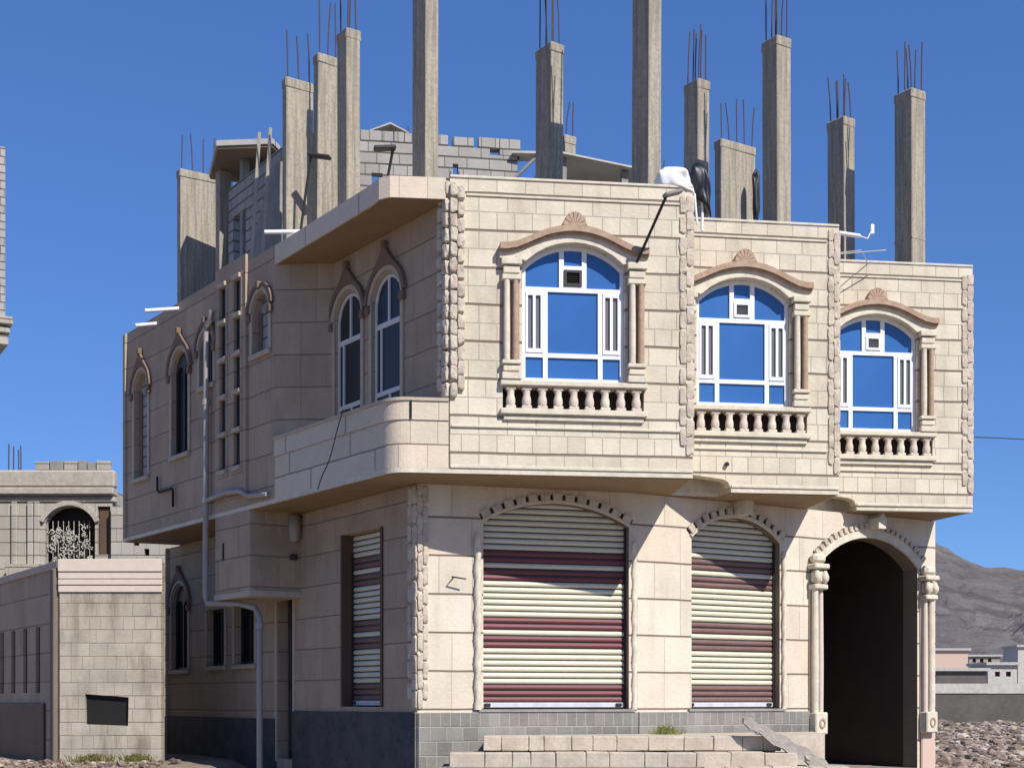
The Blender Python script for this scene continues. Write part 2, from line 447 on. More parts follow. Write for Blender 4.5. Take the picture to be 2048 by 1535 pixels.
# canopy over the corner balcony
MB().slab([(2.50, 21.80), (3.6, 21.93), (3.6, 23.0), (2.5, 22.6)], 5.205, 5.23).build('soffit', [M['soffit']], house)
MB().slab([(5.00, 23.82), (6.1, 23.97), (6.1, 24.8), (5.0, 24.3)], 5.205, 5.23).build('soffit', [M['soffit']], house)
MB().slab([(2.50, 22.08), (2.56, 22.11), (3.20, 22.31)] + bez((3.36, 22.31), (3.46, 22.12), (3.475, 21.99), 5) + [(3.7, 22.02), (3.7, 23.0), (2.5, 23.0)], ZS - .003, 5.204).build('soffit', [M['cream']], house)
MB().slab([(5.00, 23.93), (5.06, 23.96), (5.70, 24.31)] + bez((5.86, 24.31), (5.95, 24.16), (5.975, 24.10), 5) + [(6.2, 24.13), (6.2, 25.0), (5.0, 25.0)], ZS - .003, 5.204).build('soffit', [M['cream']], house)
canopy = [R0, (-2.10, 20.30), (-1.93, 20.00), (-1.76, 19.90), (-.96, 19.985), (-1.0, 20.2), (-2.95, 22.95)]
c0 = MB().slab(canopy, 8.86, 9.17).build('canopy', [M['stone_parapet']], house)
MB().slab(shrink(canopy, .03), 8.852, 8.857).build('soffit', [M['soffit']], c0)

# balcony parapet, rounded at the corner
def parapet():
    path = [R0] + bez(PA, (-1.68, 19.86), PB, 10) + [(-.92, 19.995)]
    mb = MB(); n = len(path); t = .14
    nor = []
    for i in range(n):
        a = path[max(0, i - 1)]; b = path[min(n - 1, i + 1)]
        d = Vector((b[0] - a[0], b[1] - a[1])).normalized(); nor.append((-d.y, d.x))
    def ring(o0, o1, z0, z1):
        vs = []
        for p, q in zip(path, nor):
            vs += [(p[0] + q[0] * o0, p[1] + q[1] * o0, z0), (p[0] + q[0] * o1, p[1] + q[1] * o1, z0), (p[0] + q[0] * o1, p[1] + q[1] * o1, z1), (p[0] + q[0] * o0, p[1] + q[1] * o0, z1)]
        fs = []
        for i in range(n - 1):
            for k in range(4): fs.append((i * 4 + k, i * 4 + (k + 1) % 4, i * 4 + 4 + (k + 1) % 4, i * 4 + 4 + k))
        fs += [(0, 1, 2, 3), (4 * n - 4, 4 * n - 3, 4 * n - 2, 4 * n - 1)]
        return vs, fs
    mb.add(*ring(0, t, ZS - .003, 5.64)); mb.add(*ring(-.018, t, 5.655, 5.93)); mb.add(*ring(.01, t - .01, 5.64, 5.655))
    p = mb.build('balcony_parapet', [M['stone_parapet']], house, Matrix.Identity(4))
    c = MB(); c.add(*ring(-.04, t + .03, 5.93, 5.975)); c.build('coping', [M['cream_shaded']], p)
    MB().box(-1.475, -1.445, 19.885, 19.96, 5.67, 5.92).build('gap_shade', [M['black']], p)  # black strip painted in for the shade of the parapet groove
parapet()

# ---- ground storey walls
ZG = ZS - .09
W_g1 = frame(G0, G1); W_g2 = frame(G1, G2); W_gs = frame(GL, G0)
h1 = arch_hole(1.03, 3.41, 1.47, 4.33, 4.66)
h2 = arch_hole(1.08, 2.96, 1.47, 4.25, 4.62)
h3 = arch_hole(3.87, 6.24, .35, 3.98, 4.47)
wall('wall', G0, G1, 1.42, ZG, [h1], M['stone_lower'], t=.34, jamb=M['jamb'])
wall('wall', G1, G2, .20, ZG - .003, [h2, h3], M['stone_lower'], t=.34, jamb=M['jamb'])
wall('wall', G2, GB, 0, ZG - .006, [], M['stone_lower'], ext0=-.12)
wall('wall', GB, GL, 0, ZG - .009, [], M['stone_shaded'])
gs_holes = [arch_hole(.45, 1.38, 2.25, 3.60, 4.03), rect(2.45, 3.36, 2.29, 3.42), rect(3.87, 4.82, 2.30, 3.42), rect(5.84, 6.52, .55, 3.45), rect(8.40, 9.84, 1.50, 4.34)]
wall('wall', GL, G0, .0, ZG - .005, gs_holes, M['stone_shaded'], t=.34, side='shaded side wall of the ground storey')
# plinths
MB().plate(rect(-.03, 5.80, 0, 1.27), [], -.045, -.002).plate(rect(6.56, dist(GL, G0) + .045, 0, 1.41), [], -.045, -.002).build('plinth', [M['plinth_dark']], house, W_gs, label='dark blue plinth of the side wall')
MB().plate(rect(-.045, dist(G0, G1), 0, 1.42), [], -.042, .30).build('plinth', [M['plinth_grey']], house, W_g1)
MB().plate(rect(0.01, 3.70, 0, 1.42), [], -.04, -.002).build('plinth', [M['plinth_grey']], house, W_g2)
MB().box(.95, 3.5, -.06, .34, 1.425, 1.465).build('threshold', [M['concrete_grey']], house, W_g1)
MB().box(1.0, 3.05, -.06, .34, 1.425, 1.465).build('threshold', [M['concrete_grey']], house, W_g2)

# ---- roller shutters
def shutter(W, x0, x1, zb, ztop, yd, maroon, label=None):
    mb = MB(); p = .0945; z = zb + .10; k = 0
    # pattern from the bottom up: 3 dark, 6 pale, 2 dark, 1 pale, 2 dark, 6 pale, 2 dark, 1 pale, 2 dark, pale
    pat = [1] * 3 + [0] * 6 + [1] * 2 + [0] + [1] * 2 + [0] * 6 + [1] * 2 + [0] + [1] * 2 + [0] * 12
    while z < ztop and k < len(pat):
        prof = [(0.008, .010), (.012, -.002), (.026, -.012), (.045, -.016), (.064, -.012), (.080, -.002), (.084, .010)]
        vs = [(x, yd + q, z + h) for x in (x0, x1) for h, q in prof]
        n = len(prof)
        fs = [(i, i + 1, n + i + 1, n + i) for i in range(n - 1)]
        mb.add(vs, fs, pat[k]); mb.add([(x0, yd + .011, z - .012), (x1, yd + .011, z - .012), (x1, yd + .011, z + .010), (x0, yd + .011, z + .010)], [(0, 1, 2, 3)], 2)  # dark strip paints the shade in the gap between slats
        z += p; k += 1
    o = mb.build('shutter', [M['shut_cream'], maroon, M['dark_metal']], house, W, fix=False, label=label)
    MB().bev(x0, x1, yd - .03, yd + .01, zb + .02, zb + .10, .008).build('bottom_rail', [M['rail']], o, W)
    MB().box(x0 - .02, x0 + .03, yd - .05, yd + .03, zb + .01, ztop - .3).build('guide_rail', [M['dark_metal']], o, W)
    MB().box(x1 - .03, x1 + .02, yd - .05, yd + .03, zb + .01, ztop - .3).build('guide_rail', [M['dark_metal']], o, W)
    for x in (x0 + .10, x1 - .12): MB().bev(x - .05, x + .05, yd - .06, yd - .03, zb + .04, zb + .09, .008).build('lock', [M['dark_metal']], o, W)
    return o
shutter(W_g1, 1.03, 3.41, 1.47, 4.72, .17, M['shut_maroon'], 'wide striped shutter of cream and maroon slats')
shutter(W_g2, 1.08, 2.96, 1.47, 4.68, .17, M['shut_maroon_old'], 'narrower striped shutter with faded brown slats')
shutter(W_gs, 8.44, 9.80, 1.50, 4.34, .20, M['shut_maroon_old'], 'shaded striped shutter in the side wall')
for a, b in ((8.405, 8.46), (9.78, 9.835)): MB().box(a, b, -.03, .2, 1.50, 4.34).build('door_frame', [M['brown_gate']], house, W_gs)
# a wall behind each shutter so that nothing shows through
MB().box(.9, 3.5, .30, .33, 1.47, 4.75).build('shutter_housing', [M['black']], house, W_g1)
MB().box(.95, 3.1, .30, .33, 1.47, 4.75).build('shutter_housing', [M['black']], house, W_g2)

# ---- arch stones round the openings (separate small blocks with open joints)
def voussoirs(W, x0, x1, zs, za, depth, n, off, proj, key=True, fill=.62, alt=True):
    xc = (x0 + x1) / 2; hw = (x1 - x0) / 2; h = za - zs; r = (hw * hw + h * h) / (2 * h); cz = za - r; a = math.asin(hw / r)
    base = MB()
    lo = arc(xc, hw, zs, za, 24, 0.004); up = arc(xc, hw, zs, za, 24, off)
    base.strip(lo, up, -proj * .6, .12)
    ring = base.build('arch_band', [M['cream']], house, W)
    mb = MB()
    for i in range(n):
        t0 = -a + 2 * a * (i + (1 - fill) / 2) / n; t1 = -a + 2 * a * (i + 1 - (1 - fill) / 2) / n
        d = depth if not alt or i % 2 == 0 else depth * .82
        q = [(xc + rr * math.sin(t), cz + rr * math.cos(t)) for rr, t in ((r + off - .02, t0), (r + off - .02, t1), (r + off + d, t1), (r + off + d, t0))]
        mb.plate(q, [], -proj, -.001)
    mb.build('arch_stones', [M['quoin']], ring, W)
    gp = MB()
    lo2 = arc(xc, hw, zs, za, 24, off); up2 = arc(xc, hw, zs, za, 24, off + depth * .8)
    gp.strip(lo2, up2, -.004, .002); gp.build('joint', [M['passage']], ring, W)
    if key:
        k = MB(); zt = za + off
        k.plate([(xc - .09, zt - .03), (xc + .09, zt - .03), (xc + .12, zt + depth + .05), (xc + .02, zt + depth + .18), (xc - .07, zt + depth + .08)], [], -.30, -.002)
        k.build('keystone', [M['cream']], ring, W)
voussoirs(W_g1, 1.03, 3.41, 4.33, 4.66, .11, 13, .05, .04, key=False, fill=.72)
voussoirs(W_g2, 1.08, 2.96, 4.25, 4.62, .12, 13, .06, .05, key=True, fill=.6)
voussoirs(W_g2, 3.87, 6.24, 3.98, 4.47, .08, 23, .17, .07, key=True, fill=.6)

# carved strips (twisted rope) beside the wide shutter
def rope(W, x, z0, z1, r=.055, y=-.03, mat='cream'):
    mb = MB(); n = int((z1 - z0) / .05); P = []
    k = 10; vs = []; fs = []
    for i in range(n + 1):
        z = z0 + (z1 - z0) * i / n
        for j in range(k):
            t = 2 * math.pi * j / k + i * .45
            rr = r * (1 + .22 * math.cos(2 * (2 * math.pi * j / k)))
            vs.append((x + rr * math.cos(t), y + rr * math.sin(t), z))
    for i in range(n):
        for j in range(k): fs.append((i * k + j, i * k + (j + 1) % k, (i + 1) * k + (j + 1) % k, (i + 1) * k + j))
    mb.add(vs, fs, 0, True)
    return mb.build('rope_column', [M[mat]], house, W)
rope(W_g1, .935, 1.46, 4.15)
rope(W_g1, 3.50, 1.46, 4.10, .045, .0)
rope(W_g2, 3.03, 1.46, 4.1, .04)

# ---- quoins: interlocking rounded stones running up the corners
def quoin(P, da, db, z0, z1, wa, wb, h, mat='quoin', seed=1, proj=.06, rows=2):
    """P corner; da, db unit plan directions along both faces; stones of height h"""
    rr = random.Random(seed); mb = MB()
    A = Vector((*da, 0)); B = Vector((*db, 0)); out = -(A + B).normalized()
    for face, (D, w, O) in enumerate(((A, wa, B), (B, wb, A))):
        if w <= 0: continue
        nrm = (-O + D * O.dot(D)).normalized()
        for c in range(rows):
            z = z0 + (h * .5 if c % 2 else 0); cw = w / rows
            while z < z1 - h * .4:
                hh = min(h, z1 - z)
                cen = Vector((*P, 0)) + D * (cw * (c + .5)) + nrm * (proj * .35)
                bm = bmesh.new(); bmesh.ops.create_icosphere(bm, subdivisions=2, radius=1)
                off = Vector((rr.uniform(0, 99), 0, 0)); vs = []
                for v in bm.verts:
                    q = v.co.copy(); q = Vector([math.copysign(abs(t) ** .42, t) for t in q]) * (1 + .30 * mnoise.noise(q * 2.1 + off))
                    vs.append(cen + D * q.x * cw * .52 + nrm * q.y * proj + Vector((0, 0, z + hh / 2 + q.z * hh * .47)))
                bm.verts.index_update(); fs = [[v.index for v in f.verts] for f in bm.faces]; bm.free()
                mb.add(vs, fs, 0, False); z += h * rr.uniform(.9, 1.1)
    return mb.build('quoin', [M[mat]], house, Matrix.Identity(4))
def unit(a, b): d = dist(a, b); return ((b[0] - a[0]) / d, (b[1] - a[1]) / d)
quoin(B0, unit(B0, B1), unit(B0, R1), 5.98, 9.14, .21, .26, .225, seed=2, proj=.055)
quoin(B1, unit(B1, B0), unit(B1, N1), 5.22, 9.14, .20, .12, .28, seed=3, proj=.02)
quoin(B2, unit(B2, N1), unit(B2, N2), 5.22, 9.14, .18, .12, .28, seed=4, proj=.02)
quoin(B3, unit(B3, N2), unit(B3, BR), 5.22, 9.06, .20, .12, .28, seed=5, proj=.02)
quoin(G0, unit(G0, G1), unit(G0, GL), 1.46, 4.86, .16, .26, .29, seed=6, proj=.025)

# string courses on the bays
def course(a, b, z0, z1, proj, x0=0, x1=None, mat='cream', name='string_course'):
    W = frame(a, b); L = dist(a, b) if x1 is None else x1
    return MB().bev(x0, L, -proj, -.002, z0, z1, .008).build(name, [M[mat]], house, W)
for (a, b, xc) in ((B0, B1, BAYX[0]), (N1, B2, BAYX[1]), (N2, B3, BAYX[2])):
    L = dist(a, b)
    course(a, b, ZT - .26, ZT - .225, .022, .24 if a == B0 else .02, L - .2)
    course(a, b, 5.56, 5.60, .03, .02, L - .2)
    course(a, b, ZT - .002, ZT + .04, .02, -.0, L)
    course(a, b, ZS - .003, ZS + .05, .02, 0 if a == B0 else .93, L)

# ---- bay windows
def bay_window(a, b, xc, idx):
    W = frame(a, b) @ Matrix.Translation((xc, 0, 0))
    hw = .765; yf = .08
    fr = MB()
    out = arch_hole(-hw + .003, hw - .003, 6.263, 7.94, 8.277, 20)
    t = .06
    def arc_z(x, hw=hw - t, zs=7.94 - .02, za=8.277 - t):
        h = za - zs; r = (hw * hw + h * h) / (2 * h); return za - r + math.sqrt(max(0, r * r - x * x))
    def topcell(x0, x1, z0, n=6):
        return [(x0, z0), (x1, z0)] + [(x1 + (x0 - x1) * i / n, arc_z(x1 + (x0 - x1) * i / n)) for i in range(n + 1)]
    holes = [topcell(-hw + t, -.205, 7.665), topcell(.205, hw - t, 7.665), topcell(-.135, .135, 7.99), rect(-.135, .135, 7.69, 7.93),
             rect(-.375, .375, 6.70, 7.60), rect(-.375, .375, 6.33, 6.635), rect(-hw + t, -.445, 6.33, 6.635), rect(.445, hw - t, 6.33, 6.635),
             rect(-hw + t, -.445, 6.70, 7.60), rect(.445, hw - t, 6.70, 7.60)]
    fr.plate(out, holes, yf, yf + .07)
    win = fr.build('window', [M['pvc']], house, W, label=['largest bay window with a dark square opening in its arch', 'middle bay window with pale fan in its arch', 'farthest bay window with pale fan in its arch'][idx])
    # sliding sashes left and right
    for s in (-1, 1):
        sa = MB()
        x0, x1 = sorted((s * (hw - t), s * .445))
        sa.plate(rect(x0 + .002, x1 - .002, 6.702, 7.598), [rect(x0 + .035, (x0 + x1) / 2 - .02, 6.76, 7.54), rect((x0 + x1) / 2 + .02, x1 - .035, 6.76, 7.54)], yf - .015, yf + .05)
        sa.build('sash', [M['pvc']], win, W)
    g = MB().plate(arch_hole(-hw + .02, hw - .02, 6.28, 7.93, 8.255, 16), [rect(-hw + .05, -.43, 6.68, 7.62), rect(.43, hw - .05, 6.68, 7.62), rect(-.12, .12, 7.70, 7.92)], yf + .03, yf + .045)
    g.build('glass_pane', [M['sky_tint_glass']], win, W)
    MB().box(-hw + .05, -.43, yf + .022, yf + .028, 6.68, 7.62).build('sliding_pane', [M['grey_glass']], win, W)
    MB().box(.43, hw - .05, yf + .022, yf + .028, 6.68, 7.62).build('sliding_pane', [M['grey_glass']], win, W)
    # fan in the middle of the arch
    f = MB(); f.plate(rect(-.133, .133, 7.692, 7.928), [rect(-.095, .095, 7.73, 7.89)], yf - .02, yf + .04, 0)
    f.box(-.094, .094, yf + .028, yf + .032, 7.731, 7.889, 1)
    for k in range(5): f.box(-.094, .094, yf + .0, yf + .022, 7.737 + k * .032, 7.748 + k * .032, 1)
    if idx:
        f.build('exhaust_fan', [M['pvc'], M['grey_glass']], win, W)
    else:
        f.build('exhaust_fan', [M['dark_metal'], M['black']], win, W)
    # black sheet standing in for the unlit room behind the panes
    MB().box(-.8, .8, .24, .25, 6.2, 8.35).build('dark_room_sheet', [M['black']], win, W)
    # cream band and brown hood mould
    xs = [-1.10, -1.0, -.86, -.72, -.56, -.42, -.28, -.14, 0, .14, .28, .42, .56, .72, .86, 1.0, 1.10]
    zc = {0: 8.475, .14: 8.465, .28: 8.44, .42: 8.40, .56: 8.34, .72: 8.265, .86: 8.205, 1.0: 8.18, 1.10: 8.18}
    mid = [(x, zc[abs(x)]) for x in xs]
    lo = [(x, z - .045) for x, z in mid]; up = [(x, z + .045) for x, z in mid]
    br = MB().strip(lo, up, -.17, -.002).strip([(x, z - .075) for x, z in mid], [(x, z - .047) for x, z in mid], -.13, -.002)
    br.build('hood_mould', [M['brown']], win, W)
    r_in = []
    for x, z in mid:
        if abs(x) <= hw: r_in.append((x, arc_z(x, hw, 7.94, 8.28)))
        else: r_in.append((x, 8.02))
    cb = MB().strip(r_in, [(x, z - .077) for x, z in mid], -.085, -.002)
    cb.strip([(x, z + .0) for x, z in r_in[2:-2]], [(x, z + .035) for x, z in r_in[2:-2]], -.105, -.087)
    cb.build('arch_band', [M['cream']], win, W)
    # shell keystone
    ks = MB(); n = 7
    for i in range(n):
        t0 = math.pi * i / n; t1 = math.pi * (i + .86) / n
        ks.plate([(.03 * math.cos(t0), 8.525 + .02 * math.sin(t0)), (.03 * math.cos(t1), 8.525 + .02 * math.sin(t1)), (.17 * math.cos(t1), 8.525 + .20 * math.sin(t1)), (.17 * math.cos(t0), 8.525 + .20 * math.sin(t0))], [], -.12, -.002)
    ks.bev(-.18, .18, -.13, -.002, 8.522, 8.55, .006)
    ks.build('keystone', [M['brown']], win, W)
    # side columns
    for s in (-1, 1):
        c = MB(); x = s * .93
        c.bev(x - .15, x + .15, -.13, -.002, 7.92, 8.02, .01); c.bev(x - .12, x + .12, -.10, -.002, 7.80, 7.90, .01); c.bev(x - .14, x + .14, -.12, -.002, 7.70, 7.78, .012)
        c.bev(x - .14, x + .14, -.12, -.002, 6.26, 6.36, .01); c.bev(x - .12, x + .12, -.10, -.002, 6.38, 6.46, .01); c.bev(x - .14, x + .14, -.12, -.002, 6.48, 6.54, .01)
        c.lathe([(.047, 6.54), (.05, 6.9), (.044, 7.70)], x - .068, -.075, 10)
        col = c.build('column', [M['cream']], win, W)
        MB().lathe([(.042, 6.54), (.045, 6.9), (.04, 7.70)], x + .062, -.07, 10).build('shaft', [M['brown']], col, W) if False else None
        c2 = MB().lathe([(.046, 6.54), (.049, 6.9), (.043, 7.70)], x + .062, -.07, 10)
        c2.box(x - .125, x + .125, -.012, -.003, 6.54, 7.70)
        c2.build('brown_shaft', [M['brown']], win, W)
    # sill and little balustrade
    MB().bev(-1.09, 1.09, -.10, -.002, 6.175, 6.255, .012).build('sill', [M['cream']], win, W)
    MB().bev(-1.09, 1.09, -.09, .10, 5.76, 5.848, .012).bev(-1.04, 1.04, -.045, -.002, 5.68, 5.755, .01).build('ledge', [M['cream']], win, W)
    MB().box(-1.06 if idx != 1 else -.96, 1.06, .16, .17, 5.83, 6.19).build('dark_backing', [M['passage']], win, W)  # dark panel paints the shade between the balusters
    n = 9
    for k in range(n):
        x = -1.05 + 2.1 * (k + .5) / n
        bl = MB(); bl.bev(x - .072, x + .072, -.055, .05, 5.85, 5.90, .008); bl.bev(x - .072, x + .072, -.055, .05, 6.12, 6.172, .008)
        bl.lathe([(.058, 5.90), (.070, 5.95), (.066, 6.0), (.050, 6.06), (.056, 6.10), (.058, 6.12)], x, -.003, 10)
        bl.build('baluster', [M['palepink' if k % 3 else 'cream']], win, W)
bay_window(B0, B1, BAYX[0], 0)
bay_window(N1, B2, BAYX[1], 1)
bay_window(N2, B3, BAYX[2], 2)

# ---- side windows with pointed ogee mouldings
def ogee(W, parent, x0, x1, zs, za, ztip, lo=.10, mat='brown_shaded', proj=.07):
    xc = (x0 + x1) / 2; hw = (x1 - x0) / 2
    inner = arc(xc, hw, zs, za, 20, .045); mid = arc(xc, hw, zs, za, 20, .12)
    outer = []
    for i, p in enumerate(arc(xc, hw, zs, za, 20, .20)):
        t = abs(i - 10) / 10
        outer.append((p[0], p[1] + (ztip - za - .20) * max(0, 1 - t * 2.6) ** 1.6))
    MB().strip(inner, mid, -proj * .6, -.002).build('arch_band', [M['cream_shaded']], parent, W)
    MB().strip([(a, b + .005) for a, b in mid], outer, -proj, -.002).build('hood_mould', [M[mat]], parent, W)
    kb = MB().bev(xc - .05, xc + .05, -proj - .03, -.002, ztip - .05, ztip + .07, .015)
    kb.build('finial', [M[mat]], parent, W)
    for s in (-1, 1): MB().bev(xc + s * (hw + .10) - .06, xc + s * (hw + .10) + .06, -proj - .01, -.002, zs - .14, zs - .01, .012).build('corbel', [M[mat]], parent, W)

def side_window(Wf, x0, x1, z0, zs, za, ztip, style='dark', label=None, ogee_on=True):
    W = Wf; xc = (x0 + x1) / 2
    def inset(t): return arch_hole(x0 + t, x1 - t, z0 + t, zs, za - t, 16)
    if style == 'pvc':
        fm = MB(); t = .05
        hw = (x1 - x0) / 2 - t
        h = za - t - zs; r = (hw * hw + h * h) / (2 * h)
        def az(x): return za - t - r + math.sqrt(max(0, r * r - (x - xc) ** 2))
        def cell(a, b, z): return [(a, z), (b, z)] + [(b + (a - b) * i / 5, az(b + (a - b) * i / 5)) for i in range(6)]
        holes = [cell(x0 + t, xc - .025, 7.52), cell(xc + .025, x1 - t, 7.52), rect(x0 + t, x0 + .17, 6.45, 7.44), rect(x0 + .21, x1 - t, 6.45, 7.44), rect(x0 + t, xc + .0, z0 + t, 6.38), rect(xc + .05, x1 - t, z0 + t, 6.38)]
        fm.plate(arch_hole(x0 + .003, x1 - .003, z0 + .003, zs, za - .003, 16), holes, .035, .09)
        win = fm.build('window', [M['pvc_shaded']], house, W, label=label)
        MB().plate(inset(.02), [], .06, .07).build('glass_pane', [M['dark_glass']], win, W)
    elif style == 'blind':
        win = MB().plate(arch_hole(x0 - .01, x1 + .01, z0 - .01, zs, za + .01, 16), [], .12, .2).build('window', [M['block']], house, W, label=label)
        MB().box(x0, x0 + .12, .09, .119, z0, zs).build('window_inset_board', [M['brown_shaded']], win, W)
    else:
        fm = MB().plate(arch_hole(x0 + .003, x1 - .003, z0 + .003, zs, za - .003, 16), [arch_hole(x0 + .05, xc - .02, z0 + .05, zs, zs + .12, 8), arch_hole(xc + .02, x1 - .05, z0 + .05, zs, zs + .12, 8)], .07, .11)
        win = fm.build('window', [M['dark_metal']], house, W, label=label)
        MB().plate(inset(.01), [], .12, .13).build('glass_pane', [M['dark_glass'] if style == 'dark' else M['black']], win, W)
    MB().bev(x0 - .08, x1 + .08, -.07, -.002, z0 - .09, z0 - .005, .01).build('sill', [M['cream_shaded']], win, W)
    for a, b in ((x0 - .10, x0 - .015), (x1 + .015, x1 + .10)): MB().bev(a, b, -.035, -.002, z0, zs, .008).build('surround', [M['cream_shaded']], win, W)
    if ogee_on: ogee(W, win, x0, x1, zs, za, ztip)
    return win
W_s = frame(S0, R0); W_b = frame(R1, B0)
side_window(W_s, .72, 1.42, 6.10, 7.85, 8.2, 8.62, 'blind', 'bricked up arched window nearest the rear corner')
side_window(W_s, 2.68, 3.46, 6.28, 7.85, 8.22, 8.60, 'dark', 'dark arched window in the shaded side wall')
side_window(W_s, 4.02, 4.60, 7.36, 8.05, 8.32, 8.52, 'dark', 'short arched window beside the drain pipe')
side_window(W_s, 6.26, 6.86, 7.50, 8.22, 8.48, 8.62, 'blind', 'small blocked arched window near the balcony')
side_window(W_b, BALW[0][0], BALW[0][1], 5.75, 7.85, 8.24, 8.68, 'pvc', 'rear white framed arched window of the balcony')
side_window(W_b, BALW[1][0], BALW[1][1], 5.75, 7.85, 8.24, 8.68, 'pvc', 'front white framed arched window of the balcony')
side_window(W_gs, .45, 1.38, 2.25, 3.60, 4.03, 4.38, 'black', 'dark pointed window at street level')
for (x0, x1) in ((2.45, 3.36), (3.87, 4.82)):
    fm = MB().plate(rect(x0 + .003, x1 - .003, 2.30, 3.417), [rect(x0 + .05, (x0 + x1) / 2 - .02, 2.35, 3.36), rect((x0 + x1) / 2 + .02, x1 - .05, 2.35, 3.36)], .12, .17)
    w = fm.build('window', [M['dark_metal']], house, W_gs)
    MB().box(x0, x1, .18, .19, 2.28, 3.43).build('glass_pane', [M['black']], w, W_gs)
    MB().bev(x0 - .07, x1 + .07, -.06, -.002, 2.20, 2.285, .01).build('sill', [M['cream_shaded']], w, W_gs)
    for a, b in ((x0 - .08, x0 - .01), (x1 + .01, x1 + .08)): MB().bev(a, b, -.03, -.002, 2.29, 3.42, .008).build('surround', [M['cream_shaded']], w, W_gs)
# side door
d = MB().box(5.87, 6.49, .20, .25, .56, 3.44).build('door', [M['dark_door']], house, W_gs, label='narrow dark door below the projecting box')
MB().bev(5.93, 6.43, .18, .199, .7, 1.8, .015).bev(5.93, 6.43, .18, .199, 1.95, 3.3, .015).build('panel', [M['dark_metal']], d, W_gs)
MB().tube([(6.43, .12, 1.75), (6.43, .12, 1.95)], .015, 6).build('handle', [M['rail']], d, W_gs)
for a, b in ((5.76, 5.835), (6.525, 6.60)): MB().bev(a, b, -.03, .1, .5, 3.46, .008).build('door_frame', [M['cream_shaded']], house, W_gs)

# slot windows of the stair, with pale ledges between dark panes
for a, b in SLOTS:
    fm = MB().plate(rect(a - .07, b + .07, 5.56, 9.04), [rect(a, b, 5.62, 8.98)], -.06, -.002)
    w = fm.build('window', [M['stone_shaded']], house, W_s, label='tall slot window with pale ledges lighting the stair')
    MB().box(a, b, .0, .02, 5.6, 9.0).build('glass_pane', [M['dark_glass']], w, W_s)
    for k in range(6): MB().bev(a - .03, b + .03, -.10, .10, 5.66 + k * .665 - .05, 5.66 + k * .665 + .03, .01).build('ledge', [M['cream_shaded']], w, W_s)
MB().plate(rect(4.78, 6.04, 5.15, 9.30), [rect(SLOTS[0][0] - .075, SLOTS[0][1] + .075, 5.555, 9.045), rect(SLOTS[1][0] - .075, SLOTS[1][1] + .075, 5.555, 9.045)], -.05, -.003).build('stair_panel', [M['stone_shaded']], house, W_s)

# ---- box hanging below the upper storey on the side street
bp = [(-5.36, 24.915), (-4.51, 23.75), (-3.70, 24.25), (-4.55, 25.5)]
bx = MB().slab(bp, 3.45, ZS - .078).build('box_room', [M['stone_shaded']], house, Matrix.Identity(4), label='projecting box room over the narrow side door')
cxb = sum(p[0] for p in bp) / 4; cyb = sum(p[1] for p in bp) / 4
def grow(pl, c, d): return [(p[0] + (p[0] - c[0]) / math.hypot(p[0] - c[0], p[1] - c[1]) * d, p[1] + (p[1] - c[1]) / math.hypot(p[0] - c[0], p[1] - c[1]) * d) for p in pl]
MB().slab(grow(bp, (cxb, cyb), .03), 3.40, 3.50).build('base_moulding', [M['cream_shaded']], bx)
Wbx = frame(bp[1], bp[2])
MB().bev(.72, .86, -.05, -.002, 4.06, 4.16, .01).build('vent', [M['dark_metal']], bx, Wbx)
MB().bev(.35, .38, -.03, -.002, 4.1, 4.4, .006).build('clip', [M['dark_metal']], bx, frame(bp[0], bp[1]))

# wall lantern beside the box
lw = W_gs
o = MB().lathe([(.02, 4.36), (.09, 4.40), (.11, 4.60), (.10, 4.82), (.03, 4.86)], 6.85, -.14, 12).build('wall_lamp', [M['pipe']], house, lw)
MB().box(6.83, 6.87, -.10, -.002, 4.80, 4.84).build('bracket', [M['dark_metal']], o, lw)

# ---- pipes
def wpt(W, x, y, z): return tuple(W @ Vector((x, y, z)))
def pipe(pts, r, mat, name='drain_pipe', parent=house, label=None, collars=()):
    o = MB().tube(pts, r, 10).build(name, [M[mat]], parent, Matrix.Identity(4), label=label)
    if collars:
        for p in collars: MB().lathe([(r * 1.3, p[2] - .05), (r * 1.3, p[2] + .05)], p[0], p[1], 12).build('collar', [M[mat]], o, Matrix.Identity(4))
    return o
pw = [wpt(W_s, 4.72, -.10, 8.62), wpt(W_s, 4.66, -.10, 8.44), wpt(W_s, 4.52, -.10, 8.38), wpt(W_s, 4.50, -.10, 8.25), wpt(W_s, 4.48, -.10, 5.2), wpt(W_s, 4.46, -.10, 3.50), wpt(W_s, 4.50, -.08, 3.36)]
foot = (-4.40, 24.05)
pw += [(foot[0] - .45, foot[1] + .52, 3.32), (foot[0] - .1, foot[1] + .1, 3.22), (foot[0], foot[1], 3.05), (foot[0], foot[1], 1.5), (foot[0], foot[1], .1)]
pipe(pw, .055, 'pipe', label='long grey drain pipe down the side wall', collars=[wpt(W_s, 4.48, -.10, 5.22), wpt(W_s, 4.48, -.10, 7.0), (foot[0], foot[1], 2.9)])
pipe([wpt(W_s, 4.50, -.10, 5.22), wpt(W_s, 5.3, -.10, 5.26), wpt(W_s, 5.9, -.09, 5.22), wpt(W_s, 6.2, -.06, 5.10), wpt(W_s, 6.9, -.05, 5.05)], .045, 'pipe')
pipe([wpt(W_s, 2.05, -.06, 5.98), wpt(W_s, 2.05, -.06, 5.72), wpt(W_s, 2.14, -.06, 5.66), wpt(W_s, 2.78, -.06, 5.66), wpt(W_s, 2.84, -.06, 5.60), wpt(W_s, 2.84, -.06, 5.30)], .022, 'black', label='thin black pipe with two bends')
